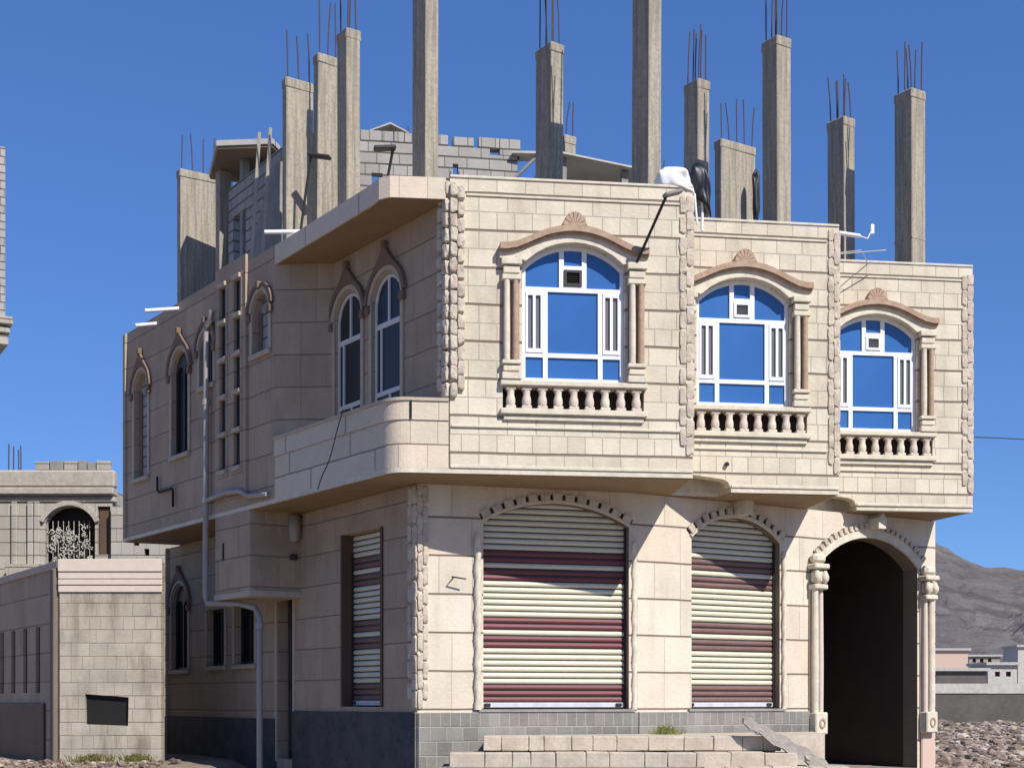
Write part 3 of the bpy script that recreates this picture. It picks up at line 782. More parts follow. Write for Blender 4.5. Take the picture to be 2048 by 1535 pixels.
# water spouts
pipe([wpt(W_s, 2.97, .1, 9.09), wpt(W_s, 2.95, -.66, 8.92)], .035, 'whitepipe', 'water_spout')
pipe([wpt(W_s, 1.85, .1, 9.05), wpt(W_s, 1.83, -.42, 8.93)], .035, 'whitepipe', 'water_spout')
pipe([(-3.45, 22.48, 9.235), (-4.02, 22.40, 9.20)], .035, 'whitepipe', 'water_spout')
sp = pipe([(5.18, 22.25, 9.15), (5.60, 22.18, 9.06)], .035, 'whitepipe', 'water_spout')
MB().tube([(5.60, 22.18, 9.06), (5.72, 22.18, 9.02), (5.80, 22.2, 9.18)], .012, 6).bev(5.77, 5.83, 22.18, 22.22, 9.10, 9.26, .01).build('bracket', [M['whitepipe']], sp, Matrix.Identity(4))
MB().tube([(5.35, 22.9, 9.0), (6.4, 23.6, 9.30)], .01, 5).tube([(5.35, 22.9, 9.02), (5.9, 23.3, 9.2), (6.3, 24.2, 9.15)], .008, 5).build('wire', [M['sheet']], house, Matrix.Identity(4))
MB().tube([(0, -.01, 5.34), (0, -.06, 5.33)], .035, 8).build('vent', [M['dark_metal']], house, frame(N1, B2) @ Matrix.Translation((.85, 0, 0)))
MB().tube([(.55, -.002, 3.46), (.50, -.14, 3.47), (.72, -.16, 3.44)], .012, 6).build('hook', [M['dark_metal']], house, W_g1)
# sagging cable over the parapet
pts = []
for i in range(12):
    t = i / 11; q = lerp((-2.52, 20.84), (-2.99, 21.49), t); pts.append((q[0] - .03, q[1] - .03, 5.99 - 1.12 * t ** .85 + .04 * math.sin(t * 9)))
MB().tube(pts, .010, 5).build('cable', [M['dark_metal']], house, Matrix.Identity(4))

# ---- lamps on leaning poles
def lamp(base, top, head, name='flood_lamp', label=None, headmat='dark_metal'):
    o = MB().tube([base, top], .022, 8).bev(base[0] - .05, base[0] + .05, base[1] - .05, base[1] + .05, base[2] - .06, base[2] + .06, .01).build(name, [M['dark_metal']], house, Matrix.Identity(4), label=label)
    v = Vector(head) - Vector(top); L = v.length; rz = math.atan2(v.y, v.x)
    Wh = Matrix.Translation(top) @ Matrix.Rotation(rz, 4, 'Z') @ Matrix.Rotation(-math.asin(v.z / L), 4, 'Y')
    h = MB().bev(-.04, L, -.07, .07, -.02, .035, .015); h.build('lamp_head', [M[headmat]], o, Wh)
    return o
lamp(wpt(frame(B0, B1), 2.70, -.03, 7.92), (2.20, 19.62, 8.78), (2.42, 19.7, 8.86), label='lamp on a leaning pole beside the largest bay window', headmat='concrete_grey')
lamp((-3.55, 23.0, 9.24), (-3.32, 22.75, 10.58), (-2.99, 22.70, 10.52), label='lamp on a leaning pole over the balcony canopy')
lamp((-1.86, 20.4, 9.22), (-1.74, 20.2, 9.68), (-2.02, 20.15, 9.65), label='low lamp at the canopy corner')

# ---- roof columns of raw concrete with rebar
cdir = math.atan2(.559, .829)     # long axis of the lit face
def roof_column(px_x, y, lit, dark, top, rb, nb=(3, 2), label=None, seed=0, ZR=8.60):
    rr = random.Random(seed + int(y * 100))
    W = Matrix.Translation((px_x, y, ZR)) @ Matrix.Rotation(cdir + rr.uniform(-.05, .05), 4, 'Z') @ Matrix.Rotation(rr.uniform(-.006, .006), 4, 'X') @ Matrix.Rotation(rr.uniform(-.006, .006), 4, 'Y')
    h = top - ZR
    mb = MB()
    # slightly uneven board-marked shaft with a poured cap
    mb.bev(-lit / 2, lit / 2, -dark / 2, dark / 2, 0, h, .012)
    z = rr.uniform(.9, 1.3)
    if rr.random() < .4:
        mb.bev(-lit / 2 - .006, lit / 2 + .006, -dark / 2 - .006, dark / 2 + .006, z, z + .03, .004)
    mb.bev(-lit / 2 - .012, lit / 2 + .012, -dark / 2 - .012, dark / 2 + .012, h - .16, h + .012, .02, 0, .006, rr)
    o = mb.build('roof_column', [M['concrete']], house, W, label=label)
    for i in range(nb[0]):
        for j in range(nb[1]):
            x = (-lit / 2 + .05) + (lit - .10) * i / max(1, nb[0] - 1); yy = (-dark / 2 + .05) + (dark - .10) * j / max(1, nb[1] - 1)
            L = rb * rr.uniform(.82, 1.08); dx = rr.uniform(-.06, .06); dy = rr.uniform(-.05, .05)
            MB().tube([(x, yy, h - .05), (x + dx * .3, yy + dy * .3, h + L * .5), (x + dx, yy + dy, h + L)], .0125, 5).build('rebar', [M['rebar']], o, W)
    return o
def cx_at(px, y): return (px - 1024) / 2758 * y
TOP = 12.45
cols = [  # plan x, y, lit width, dark width, top, rebar length, bars
    (-6.47, 28.35, .78, .20, 12.42, .78, (4, 1)), (-3.62, 23.30, .50, .16, 12.03, .82, (3, 1)), (-3.34, 24.60, .42, .18, 13.05, 1.0, (3, 1)),
    (-2.66, 22.50, .25, .34, 12.46, 1.3, (2, 2)), (-1.336, 21.20, .24, .38, 12.9, 1.2, (2, 2)), (.61, 22.90, .25, .45, 12.42, 1.3, (2, 3)),
    (2.04, 21.00, .26, .39, 12.9, 1.2, (2, 2)), (3.24, 24.30, .27, .38, 12.45, .95, (2, 3)), (4.37, 22.75, .31, .36, 12.45, 1.2, (2, 3)),
    (4.36, 26.90, .88, .20, 12.42, .85, (5, 1)), (6.17, 25.80, .30, .41, 12.42, .85, (2, 3)), (7.13, 24.70, .36, .40, 12.44, .90, (2, 3)),
    (1.05, 26.8, .26, .30, 12.50, .75, (2, 1)), (3.02, 27.4, .14, .14, 12.0, .3, (1, 1))]
for i, (x, y, a, b, t, rb, nb) in enumerate(cols): roof_column(x, y, a, b, t, rb, nb, seed=i * 7, ZR=8.88 if i == 3 else 8.60)
# tall thin bars of columns hidden behind the block room
for k, (x, y) in enumerate(((-2.02, 27.0), (-1.9, 27.0), (-1.76, 27.05), (-5.85, 28.2), (-5.70, 28.2), (-5.55, 28.2), (-5.38, 28.25), (2.87, 26.8))):
    zt = 12.9 if k < 3 else (12.95 if k < 7 else 12.3)
    MB().tube([(x, y, ZR), (x + rnd.uniform(-.03, .03), y, zt + rnd.uniform(-.1, .1))], .013, 5).build('rebar', [M['rebar']], house, Matrix.Identity(4))

# ---- rough block room on the roof
Ra = (-4.06, 24.60); Rb = (.10, 25.25)
Wr = frame(Ra, Rb); Lr = dist(Ra, Rb)
mb = MB()
hole = [(.27 + .10 * math.cos(t), 9.95 + .10 * math.sin(t)) for t in [2 * math.pi * i / 12 for i in range(12)]]
mb.plate([(0, ZR), (Lr, ZR), (Lr, 11.55), (3.7, 11.55), (3.7, 11.66), (1.3, 11.66), (1.3, 11.60), (.95, 11.60), (.95, 11.74), (0, 11.74)], [hole, rect(1.55, 1.75, 10.7, 11.1), rect(3.02, 3.12, 10.5, 11.35)], 0, .2)
rr = random.Random(5); x = 1.35
while x < Lr - .2:
    w = rr.choice((.18, .38, .38, .2)); mb.bev(x, x + w, .01, .19, 11.665 if x < 3.6 and x > 1.25 else 11.56, 11.86 + rr.uniform(-.02, .02), .008); x += w + rr.choice((.01, .015, .02, .09))
room = mb.build('roof_room', [M['block']], house, Wr, label='rough grey block room on the roof')
Wl = frame((-5.50, 26.75), Ra); Ll = dist((-5.50, 26.75), Ra)
MB().plate(rect(0, Ll - .002, ZR, 11.50), [rect(.25, .85, ZR + .05, 10.9)], 0, .2).build('side_wall', [M['block']], room, Wl)
MB().plate([(.5, ZR), (Ll + .0, ZR), (Ll + .0, 11.2), (Ll - .45, 11.2)], [], -.09, -.01).build('shade_panel', [M['concrete_grey']], room, Wl)  # grey plate paints the shade on the room's side face
MB().slab([(-5.52, 25.75), (-4.45, 25.65), (-3.9, 28.0), (-6.0, 27.3)], 11.95, 12.05).build('roof_slab', [M['sheet']], room, Matrix.Identity(4))
MB().slab([(-5.50, 25.78), (-4.47, 25.68), (-3.92, 27.97), (-5.97, 27.27)], 11.90, 11.945).build('slab_soffit', [M['jamb']], room, Matrix.Identity(4))
MB().box(-.12, .12, -.1, .1, ZR, 11.89).build('post', [M['concrete']], room, Matrix.Translation((-5.63, 26.9, 0)) @ Matrix.Rotation(cdir, 4, 'Z'))
MB().box(-.07, .07, -.07, .07, ZR, 11.89).build('post', [M['concrete_grey']], room, Matrix.Translation((-5.1, 26.3, 0)) @ Matrix.Rotation(cdir, 4, 'Z'))
MB().box(-5.4, -3.9, 27.3, 27.4, ZR, 11.88).build('rear_wall', [M['passage']], room, Matrix.Identity(4))  # coloured near-black to paint the dark inside of the room
MB().slab([(.0, 25.1), (.50, 25.12), (.50, 25.5), (.0, 25.5)], 11.56, 11.60).build('lintel', [M['sheet']], room, Matrix.Identity(4))
MB().tube([(.02, 25.2, 11.1), (.46, 25.2, 11.54)], .03, 6).build('brace', [M['concrete_grey']], room, Matrix.Identity(4))
# low sheltered wall with a thin sheet roof
Wk = frame((.75, 24.2), (2.45, 24.6))
k = MB().plate(rect(0, 1.75, ZR, 10.85), [rect(.35, 1.0, 9.9, 10.5)], .5, .7).build('roof_shelter', [M['block']], house, Wk, label='low block shelter with a thin sheet roof')
MB().add([(-.15, -.5, 11.02), (1.85, -.5, 10.80), (1.85, .9, 10.84), (-.15, .9, 11.06), (-.15, -.5, 11.05), (1.85, -.5, 10.83), (1.85, .9, 10.87), (-.15, .9, 11.09)],
         [(3, 2, 1, 0), (4, 5, 6, 7), (0, 1, 5, 4), (1, 2, 6, 5), (2, 3, 7, 6), (3, 0, 4, 7)]).build('sheet_roof', [M['sheet']], k, Wk)
MB().box(1.12, 1.24, -.35, -.25, ZR, 10.85).box(.02, .12, -.35, -.25, ZR, 11.0).build('post', [M['concrete_grey']], k, Wk)
MB().box(0, 1.75, .71, .72, ZR, 10.84).build('rear_dark', [M['black']], k, Wk)  # black backing painted in for the dark space under the roof sheet
# crumpled sheet of metal on the far wall
Wc = frame((-2.62, 24.95), (-1.9, 25.05))
MB().add([(0, 0, 11.88), (.42, 0, 12.05), (.75, 0, 11.90), (0, .5, 11.88), (.42, .5, 12.05), (.75, .5, 11.90), (0, 0, 11.90), (.42, 0, 12.08), (.75, 0, 11.92), (0, .5, 11.90), (.42, .5, 12.08), (.75, .5, 11.92)],
         [(0, 1, 4, 3), (1, 2, 5, 4), (6, 9, 10, 7), (7, 10, 11, 8), (0, 6, 7, 1), (1, 7, 8, 2), (3, 4, 10, 9), (4, 5, 11, 10), (0, 3, 9, 6), (2, 8, 11, 5)]).build('bent_sheet', [M['sheet']], None, Wc, label='bent pale metal sheet lying on top of the rough block wall', category='metal sheet')

# ---- entrance passage
P0 = lerp(G1, G2, 3.78 / dist(G1, G2)); 
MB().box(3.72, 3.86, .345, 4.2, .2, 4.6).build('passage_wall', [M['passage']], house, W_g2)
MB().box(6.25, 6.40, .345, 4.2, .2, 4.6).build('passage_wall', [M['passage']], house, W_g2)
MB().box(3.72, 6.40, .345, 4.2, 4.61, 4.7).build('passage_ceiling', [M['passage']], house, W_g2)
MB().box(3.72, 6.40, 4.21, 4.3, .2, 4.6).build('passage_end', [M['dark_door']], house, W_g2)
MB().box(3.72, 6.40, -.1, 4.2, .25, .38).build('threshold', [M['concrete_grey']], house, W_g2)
# carved pillars flanking the passage
def pillar(x, zc0, zc1, flip):
    W = W_g2
    o = MB().lathe([(.06, 1.40), (.065, 2.2), (.055, zc0)], x - .07 * flip, -.10, 12).bev(x - .14, x + .14, -.20, -.002, 1.02, 1.40, .02).build('pillar', [M['cream']], house, W)
    MB().lathe([(.05, 1.40), (.055, 2.2), (.045, zc0)], x + .07 * flip, -.08, 12).box(x - .13, x + .13, -.03, -.003, 1.40, zc0).build('brown_shaft', [M['palepink']], o, W)
    c = MB()
    c.bev(x - .15, x + .15, -.20, -.002, zc0, zc0 + .09, .02); c.bev(x - .12, x + .12, -.17, -.002, zc0 + .10, zc0 + .34, .05)
    for t in (-1, 1):
        c.lathe([(.02, zc0 + .10), (.065, zc0 + .16), (.07, zc0 + .22), (.03, zc0 + .32)], x + t * .09, -.17, 8)
    c.bev(x - .17, x + .17, -.22, -.002, zc0 + .35, zc0 + .44, .02); c.bev(x - .14, x + .14, -.18, -.002, zc0 + .45, zc0 + .62, .05)
    c.build('capital', [M['cream']], o, W)
    r = MB().plate([(x + .07 * math.cos(t), 1.21 + .09 * math.sin(t)) for t in [2 * math.pi * i / 14 for i in range(14)]], [[(x + .04 * math.cos(t), 1.21 + .055 * math.sin(t)) for t in [2 * math.pi * i / 14 for i in range(14)]]], -.215, -.19)
    r.build('rosette', [M['brown']], o, W)
pillar(3.74, 3.50, 4.15, 1)
pillar(6.42, 3.42, 4.05, -1)
MB().bev(6.30, 6.64, -.06, -.003, .2, 3.42, .02).build('pilaster', [M['pinkstone']], house, W_g2)

# ------------------------------------------------------------------ steps and small things at the foot of the house
st = thing('stone_steps', (1.8, 20.6, 0), 'wide pale stone steps leading up to the shuttered shop fronts', 'steps')
I4 = Matrix.Identity(4)
def stepslab(name, xl, xr, yf, zt, zb, jitter):
    mb = MB(); rr = random.Random(jitter); x = xl
    yb = yf + .42
    while x < xr - .15:
        w = min(rr.uniform(.22, .52), xr - x)
        mb.bev(x + .003, x + w - .003, yf + rr.uniform(0, .02), yb, zb - .03, zt + rr.uniform(-.010, .006), .012, 0, .005, rr); x += w
    return mb.build(name, [M['debris_step']], st, I4)
M['debris_step'] = plain('step_stone', (.56, .48, .38), .85, .6, 3.5, .5, c2=(.36, .30, .23), bd=.02)
stepslab('step', -.42, 3.92, 20.05, 1.085, .90, 1)
stepslab('step', -.90, 4.20, 19.72, .86, .67, 2)
stepslab('step', 2.7, 4.75, 19.36, .675, .44, 3)
stepslab('step', -1.2, 4.8, 19.0, .42, .05, 4)
MB().slab([(-.40, 20.40), (3.90, 20.40), (4.9, 21.6), (5.1, 23.4), (1.95, 21.72), (-.35, 21.05)], .30, 1.075).build('landing', [M['debris_step']], st, I4)
MB().slab([(-1.05, 19.45), (4.5, 19.45), (4.5, 20.35), (-.80, 20.35)], .04, .655).build('core', [M['plinth_grey']], st, I4)
MB().slab([(-.86, 20.1), (-.43, 20.1), (-.40, 20.9), (-.9, 20.75)], .05, .84).build('end_block', [M['plinth_grey']], st, I4)

# broken slab leaning at the passage
Wd = Matrix.Translation((3.95, 19.98, .97)) @ Matrix.Rotation(R(-4), 4, 'Z') @ Matrix.Rotation(R(31), 4, 'Y')
rr = random.Random(11); mb = MB()
prof = [(-.70, .02), (-.64, .08), (-.50, .05), (-.38, .085), (-.2, .07), (-.05, .11), (.1, .07), (.28, .12), (.42, .09), (.6, .10), (.72, .04), (.70, -.05), (.5, -.09), (.36, -.06), (.2, -.11), (0, -.07), (-.15, -.10), (-.4, -.05), (-.55, -.075), (-.68, -.04)]
mb.plate(prof, [], -.16, .14)
for k in range(9): mb.stone((rr.uniform(-.6, .65), rr.uniform(-.15, .1), rr.uniform(-.02, .07)), (rr.uniform(.05, .11), .06, rr.uniform(.03, .06)), rr, sub=0, amp=.6)
mb.build('broken_slab', [M['debris']], None, Wd, label='broken pale concrete slab lying diagonally beside the passage entrance', category='rubble')
for k, (x, y, z, s) in enumerate(((4.62, 20.9, .62, .13), (4.35, 20.7, .60, .09), (4.8, 21.1, .55, .10), (3.80, 21.25, 1.12, .07))):
    lab = ['largest loose grey stone below the broken slab', 'small stone in front of the broken slab', 'rounded stone right of the broken slab by the passage', 'smallest stone under the upper end of the broken slab'][k]
    MB().stone((x, y, z), (s, s * .8, s * .6), rr, sub=1).build('loose_stone', [M['debris']], None, I4, label=lab, category='stone', group='loose stones by the passage')
MB().slab([(3.95, 20.4), (5.3, 20.3), (5.9, 22.6), (5.2, 22.9)], .0, .54).build('rubble_base', [M['ground']], st, I4)

# dry weed growing from the landing
mb = MB(); rr = random.Random(3)
for i in range(240):
    a = rr.uniform(0, 6.28); r0 = abs(rr.gauss(0, .10)); x = 2.40 + r0 * math.cos(a) * 1.3; y = 21.5 + r0 * math.sin(a); h = rr.uniform(.05, .17) * (1 - r0); lx = rr.uniform(-.08, .08); ly = rr.uniform(-.06, .06); w = .006
    mb.add([(x - w, y, 1.07), (x + w, y, 1.07), (x + lx * .5 + w, y + ly * .5, 1.07 + h * .7), (x + lx * .5 - w, y + ly * .5, 1.07 + h * .7), (x + lx, y + ly, 1.07 + h)], [(0, 1, 2, 3), (3, 2, 4)])
mb.stone((2.40, 21.5, 1.075), (.22, .16, .02), rr, sub=0)
mb.build('dry_weed', [M['grass']], None, I4, fix=False, label='small yellow green weed growing at the foot of the pier between the shutters', category='plant')

# cloths on the roof corner
def cloth(name, c, size, mat, seed, label, cat, droop=.0):
    rr = random.Random(seed); off = Vector((seed * 3.1, 0, 0)); bm = bmesh.new(); bmesh.ops.create_icosphere(bm, subdivisions=4, radius=1)
    for v in bm.verts:
        p = v.co.copy(); f = 1 + .34 * mnoise.noise(p * 1.3 + off) + .16 * mnoise.ridged_multi_fractal(Vector((p.x * 1.6, p.y * 1.6, p.z * .7)) + off, .8, 2.0, 2, 1, 2) - .15
        q = Vector([math.copysign(abs(t) ** .7, t) for t in p]) * f
        v.co = Vector((q.x * size[0], q.y * size[1], q.z * size[2] - droop * max(0, q.x) ** 2)) + Vector(c)
    me = bpy.data.meshes.new(name); bm.to_mesh(me); bm.free(); me.materials.append(M[mat])
    for p in me.polygons: p.use_smooth = True
    return link(name, me, None, I4, label=label, category=cat)
cloth('white_sheet', (2.44, 20.62, 9.33), (.26, .22, .18), 'cloth_white', 2, 'crumpled white plastic sheet heaped on the corner of the largest bay', 'plastic sheet', .1)
cloth('black_tarpaulin', (2.83, 20.85, 9.38), (.15, .22, .32), 'cloth_black', 5, 'black tarpaulin hanging over the roof edge beside the white sheet', 'tarpaulin', .2)
mb = MB()
mb.tube([(2.84, 20.75, 9.30), (2.87, 20.78, 9.0), (2.86, 20.76, 8.66)], .022, 6); mb.tube([(2.74, 20.70, 9.2), (2.76, 20.70, 8.95), (2.78, 20.7, 8.74)], .018, 6)
mb.build('hanging_rope', [M['cloth_white']], None, I4, label='white rope hanging below the black tarpaulin', category='rope')
cloth('dark_rag', (4.71, 26.62, 11.35), (.07, .05, .48), 'cloth_black', 8, 'long dark rag hanging on the widest bare roof column', 'rag')

# planks leaning against the roof room
for k, (x, y, zt, dx) in enumerate(((-4.42, 24.45, 11.75, .02), (-4.24, 24.50, 11.85, .04))):
    lab = ['left one of two pale planks leaning against the roof room', 'right one of two pale planks leaning against the roof room'][k]
    W = Matrix.Translation((x - .22, y - .1, ZR)) @ Matrix.Rotation(R(3.2), 4, 'Y') @ Matrix.Rotation(R(-1), 4, 'X')
    MB().bev(-.03, .03, -.015, .015, 0, zt - ZR - .1, .006).build('plank', [M['wood']], None, W, label=lab, category='plank', group='planks leaning on the roof room')

# ------------------------------------------------------------------ annex by the side street
an = thing('gate_house', (-7.3, 26, 0), 'low yellowish stone outbuilding with pink cornice and small square opening, left of the house', 'outbuilding')
A0 = (-8.20, 25.0); A1 = (-6.36, 25.0); Ab = (-8.2 - .559 * 9, 25 + .829 * 9); Ac = (-6.36 - .559 * 7, 25 + .829 * 7)
Wa = frame(A0, A1)
hole = [(.47, 1.17), (1.24, 1.14), (1.25, 1.66), (.46, 1.72)]
MB().plate(rect(0, 1.84, 0, 4.12), [hole], 0, .25).build('wall', [M['rough_stone']], an, Wa)
for zz, pr in ((3.62, .03), (3.75, .05), (3.88, .035), (4.0, .06)):
    pass
mb = MB()
for z0, z1, pr in ((3.56, 3.68, .035), (3.69, 3.79, .05), (3.80, 3.92, .04), (3.93, 4.16, .06)):
    mb.bev(-.02, 1.86, -pr, -.002, z0, z1, .01)
mb.build('cornice', [M['palepink']], an, Wa, label='banded pinkish stone cornice')
MB().box(.45, 1.3, .08, .1, 1.1, 1.8).build('window_inset_board', [M['black']], an, Wa)  # black board stands in for the unlit inside of the square opening
Was = frame(Ab, A0); La = dist(Ab, A0)
slots = [rect(La - 4.3 + k * .9, La - 4.3 + k * .9 + .30, 1.75, 3.0) for k in range(4)]
MB().plate(rect(0, La - .002, 0, 4.10), slots, 0, .25).build('wall', [M['stone_shaded']], an, Was, label='shaded side wall with tall slots')
MB().box(La - 4.6, La - .5, .06, .07, 1.6, 3.2).build('dark_backing', [M['black']], an, Was)  # black sheet paints the shaded depth of the slots
MB().bev(La - 4.6, La - .9, -.05, -.002, .45, 1.55, .01).build('gate', [M['brown_gate']], an, Was, label='brown gate in the shaded side wall')
MB().bev(La - .28, La - .06, -.10, -.002, .3, 4.0, .02).build('pilaster', [M['jamb']], an, Was)
MB().bev(La - 9, La + .0, -.05, -.002, 4.0, 4.14, .01).build('coping', [M['cream_shaded']], an, Was)
MB().plate(rect(.35, dist(A1, Ac), 0, 4.11), [], 0, .15).build('wall', [M['rough_stone']], an, frame(A1, Ac))
MB().slab([(A0[0] + .1, A0[1] + .2), (A1[0] - .1, A1[1] + .2), (Ac[0] - .2, Ac[1]), (Ab[0] + .3, Ab[1])], 3.9, 4.0).build('roof', [M['concrete_grey']], an, I4)

# ------------------------------------------------------------------ neighbouring building behind, left
nb = thing('stone_building', (-15, 44, 0), 'unfinished grey stone building with an arched window, standing behind the outbuilding', 'building')
YB = 42.0; kx = YB / 2758
X = lambda px: (px - 1024) * kx
Zp = lambda py: 1.6 + (1400 - py) * kx
xl = X(-330); xr = X(224)
Wn = frame((xl, YB), (xr, YB)); Ln = xr - xl
u = lambda px: X(px) - xl
aw = arch_hole(u(90), u(190), Zp(1150), Zp(1045), Zp(1012))
MB().plate(rect(0, Ln, 0, Zp(975)), [aw, rect(u(195), u(224) - .05, Zp(1108), Zp(1012))], 0, .3).build('wall', [M['bg_stone']], nb, Wn)
mb = MB(); mb.bev(-.1, Ln + .1, -.22, .3, Zp(990), Zp(976), .03); mb.bev(-.1, Ln + .1, -.10, .3, Zp(975), Zp(940), .06); mb.bev(-.1, Ln + .1, -.05, .3, Zp(1003), Zp(993), .02)
mb.build('cornice', [M['debris']], nb, Wn)
mb = MB(); rr = random.Random(9); x = u(70)
while x < Ln - .3:
    w = rr.choice((.4, .42, .25)); mb.bev(x, x + w, .0, .2, Zp(939), Zp(922 + rr.uniform(-2, 3)), .01, rr.choice((0, 0, 1))); x += w + .03
mb.build('parapet', [M['bg_stone'], M['concrete_grey']], nb, Wn)
wv = MB().strip(arc((u(90) + u(190)) / 2, (u(190) - u(90)) / 2, Zp(1045), Zp(1012), 16, .02), arc((u(90) + u(190)) / 2, (u(190) - u(90)) / 2, Zp(1045), Zp(1012), 16, .16), -.1, -.002).build('window', [M['debris']], nb, Wn)
MB().box(u(85), u(224), .5, .52, Zp(1170), Zp(1000)).build('dark_backing', [M['dark_door']], wv, Wn)
# scrolled white ironwork in the arched opening
mb = MB(); rr = random.Random(21)
for i in range(90):
    cx0 = rr.uniform(u(94), u(182)); cz0 = rr.uniform(Zp(1125), Zp(1050)); r0 = rr.uniform(.05, .10); a0 = rr.uniform(0, 6.28); q = rr.choice((-1, 1))
    mb.tube([(cx0 + r0 * (1 - t * .1) * math.cos(a0 + q * t * .8), .12 + rr.uniform(-.02, .02), cz0 + r0 * (1 - t * .1) * math.sin(a0 + q * t * .8)) for t in range(7)], .017, 4)
for k in range(9):
    mb.tube([(u(92) + k * .16, .16, Zp(1150)), (u(92) + k * .16, .16, Zp(1040))], .012, 4)
mb.build('scrollwork', [M['whitewash']], wv, Wn)
MB().bev(u(196), u(222), .1, .18, Zp(1107), Zp(1014), .02).build('door', [M['brown_gate']], nb, Wn)
for px in (30, 62, 75): MB().bev(u(px) - .09, u(px) + .09, -.10, -.002, Zp(1130), Zp(1004), .02).build('pilaster', [M['bg_stone']], nb, Wn)
mb = MB(); mb.plate([(u(20), Zp(1130)), (u(90), Zp(1130)), (u(72), Zp(1180)), (u(30), Zp(1178))], [], -.5, -.01); mb.bev(u(-60), u(12), -.8, -.01, Zp(1265), Zp(1195), .04)
mb.build('corbel', [M['bg_stone']], nb, Wn)
for (px, py) in ((3, 880), (13, 885), (24, 892), (28, 884)):
    MB().tube([(u(px), .6, Zp(960)), (u(px) + rr.uniform(-.05, .05), .6, Zp(py))], .02, 5).build('rebar', [M['rebar']], nb, Wn)
MB().box(0, Ln, .31, 6, Zp(980), Zp(978)).build('roof', [M['concrete_grey']], nb, Wn)
MB().box(Ln - .3, Ln, .31, 6, 0, Zp(979)).build('wall', [M['bg_stone']], nb, Wn)
# pale annexe at its right
n2 = thing('pale_building', (-9.5, 46, 0), 'pale stone building glimpsed between the outbuilding and the house', 'building')
mb = MB(); h2s = [rect(X(270) + 13, X(282) + 13, Zp(1092), Zp(1080)), rect(X(292) + 13, X(302) + 13, Zp(1112), Zp(1098))]
MB().plate(rect(X(226) + 13, X(420) + 13, 0, Zp(1015)), h2s, 0, .3).build('wall', [M['bg_stone']], n2, Matrix.Translation((-13, YB - .2, 0)))
MB().box(X(226) + 13, X(420) + 13, .2, .22, Zp(1120), Zp(1060)).build('window', [M['dark_door']], n2, Matrix.Translation((-13, YB - .1, 0)))
# far left tower
ft = thing('block_tower', (-15, 36, 0), 'tall grey block building with a jutting top storey cut by the left edge', 'building')
Wt = Matrix.Translation((-12.82, 35, 0)) @ Matrix.Rotation(R(30), 4, 'Z') @ Matrix.Translation((-5.24, 0, 0))
hs = [rect(4.93, 5.08, z, z + .28) for z in (11.9, 12.8, 13.7, 14.5)]
MB().plate(rect(0, 5.20, 11.3, 15.62), hs, 0, .3).build('wall', [M['block']], ft, Wt)
MB().box(4.95, 5.20, .31, 5, 11.3, 15.61).box(0, 5.0, .35, .36, 11.4, 15.5, 1).build('wall', [M['block'], M['dark_door']], ft, Wt)
mb = MB()
for z0, z1, p in ((10.58, 10.85, .05), (10.87, 11.05, .12), (11.07, 11.28, .22)): mb.bev(-.1, 5.24 + p * .5, -.05 - p, 4.9, z0, z1, .03)
mb.build('corbel_band', [M['bg_stone']], ft, Wt)
MB().box(0, 4.3, .6, 4.8, 0, 10.57).build('lower_wall', [M['bg_stone']], ft, Wt)

# ------------------------------------------------------------------ right background
Yw = 96.0; k2 = Yw / 2758
lw = thing('boundary_wall', (36, Yw, 0), 'long dark boundary wall with a whitewashed top band, right of the house', 'wall')
Xr = lambda px, Y=Yw: (px - 1024) * Y / 2758
Zr = lambda py, Y=Yw: 1.6 + (1400 - py) * Y / 2758
MB().box(Xr(1700), Xr(2500), Yw, Yw + .4, 0, Zr(1386)).build('wall', [M['wall_dark']] if 'wall_dark' in M else [plain('wall_dark', (.085, .08, .075), .9, .6, .5, .3, c2=(.16, .14, .12))], lw, I4)
MB().box(Xr(1700), Xr(2500), Yw - .08, Yw + .45, Zr(1385.5), Zr(1366)).build('top_band', [M['whitewash']], lw, I4)
def lowbuild(name, x0, x1, y, ztop, zbot, mat, label, holes=(), cop=True):
    t = thing(name, (Xr((x0 + x1) / 2, y), y, 0), label, 'building')
    a = Xr(x0, y); b = Xr(x1, y); zt = Zr(ztop, y)
    hl = [rect((Xr(h[0], y) - a), (Xr(h[1], y) - a), Zr(h[3], y), Zr(h[2], y)) for h in holes]
    W = Matrix.Translation((a, y, 0))
    MB().plate(rect(0, b - a, 0, zt), hl, 0, .3).box(b - a - .3, b - a, .31, 6, 0, zt - .01).box(0, b - a - .35, 5.6, 6, 0, zt - .01).box(0, .3, .31, 5.5, 0, zt - .012).build('wall', [M[mat]], t, W)
    MB().box(-.3, b - a + .3, -.4, 6.3, zt, zt + .3).build('roof', [M['sheet']], t, W)
    if hl: MB().box(.1, b - a - .1, .32, .34, 0, zt - .1).build('window', [M['dark_door']], t, W)
    return t
lowbuild('flat_house', 1840, 1936, 190, 1300, 1330, 'pinkstone_far' if 'pinkstone_far' in M else 'pinkstone', 'far pinkish flat roofed house nearest the passage corner, below the mountain')
lowbuild('flat_house', 1976, 2034, 150, 1329, 1365, 'whitewash', 'far grey white house with flat slab roof beyond the long wall', holes=[(1990, 2000, 1342, 1352), (2012, 2022, 1342, 1352)])
lowbuild('flat_house', 2036, 2120, 200, 1293, 1330, 'whitewash', 'far white house at the right edge of the picture, below the mountain')
lowbuild('flat_house', 1872, 1973, 140, 1341, 1362, 'wall_dark2', 'far low dark grey shed behind the left part of the long wall')
lowbuild('flat_house', 1938, 2000, 230, 1312, 1330, 'concrete', 'far brownish house between the pink house and the white house', holes=[(1945, 1952, 1316, 1324), (1960, 1967, 1316, 1324), (1976, 1983, 1316, 1324)])

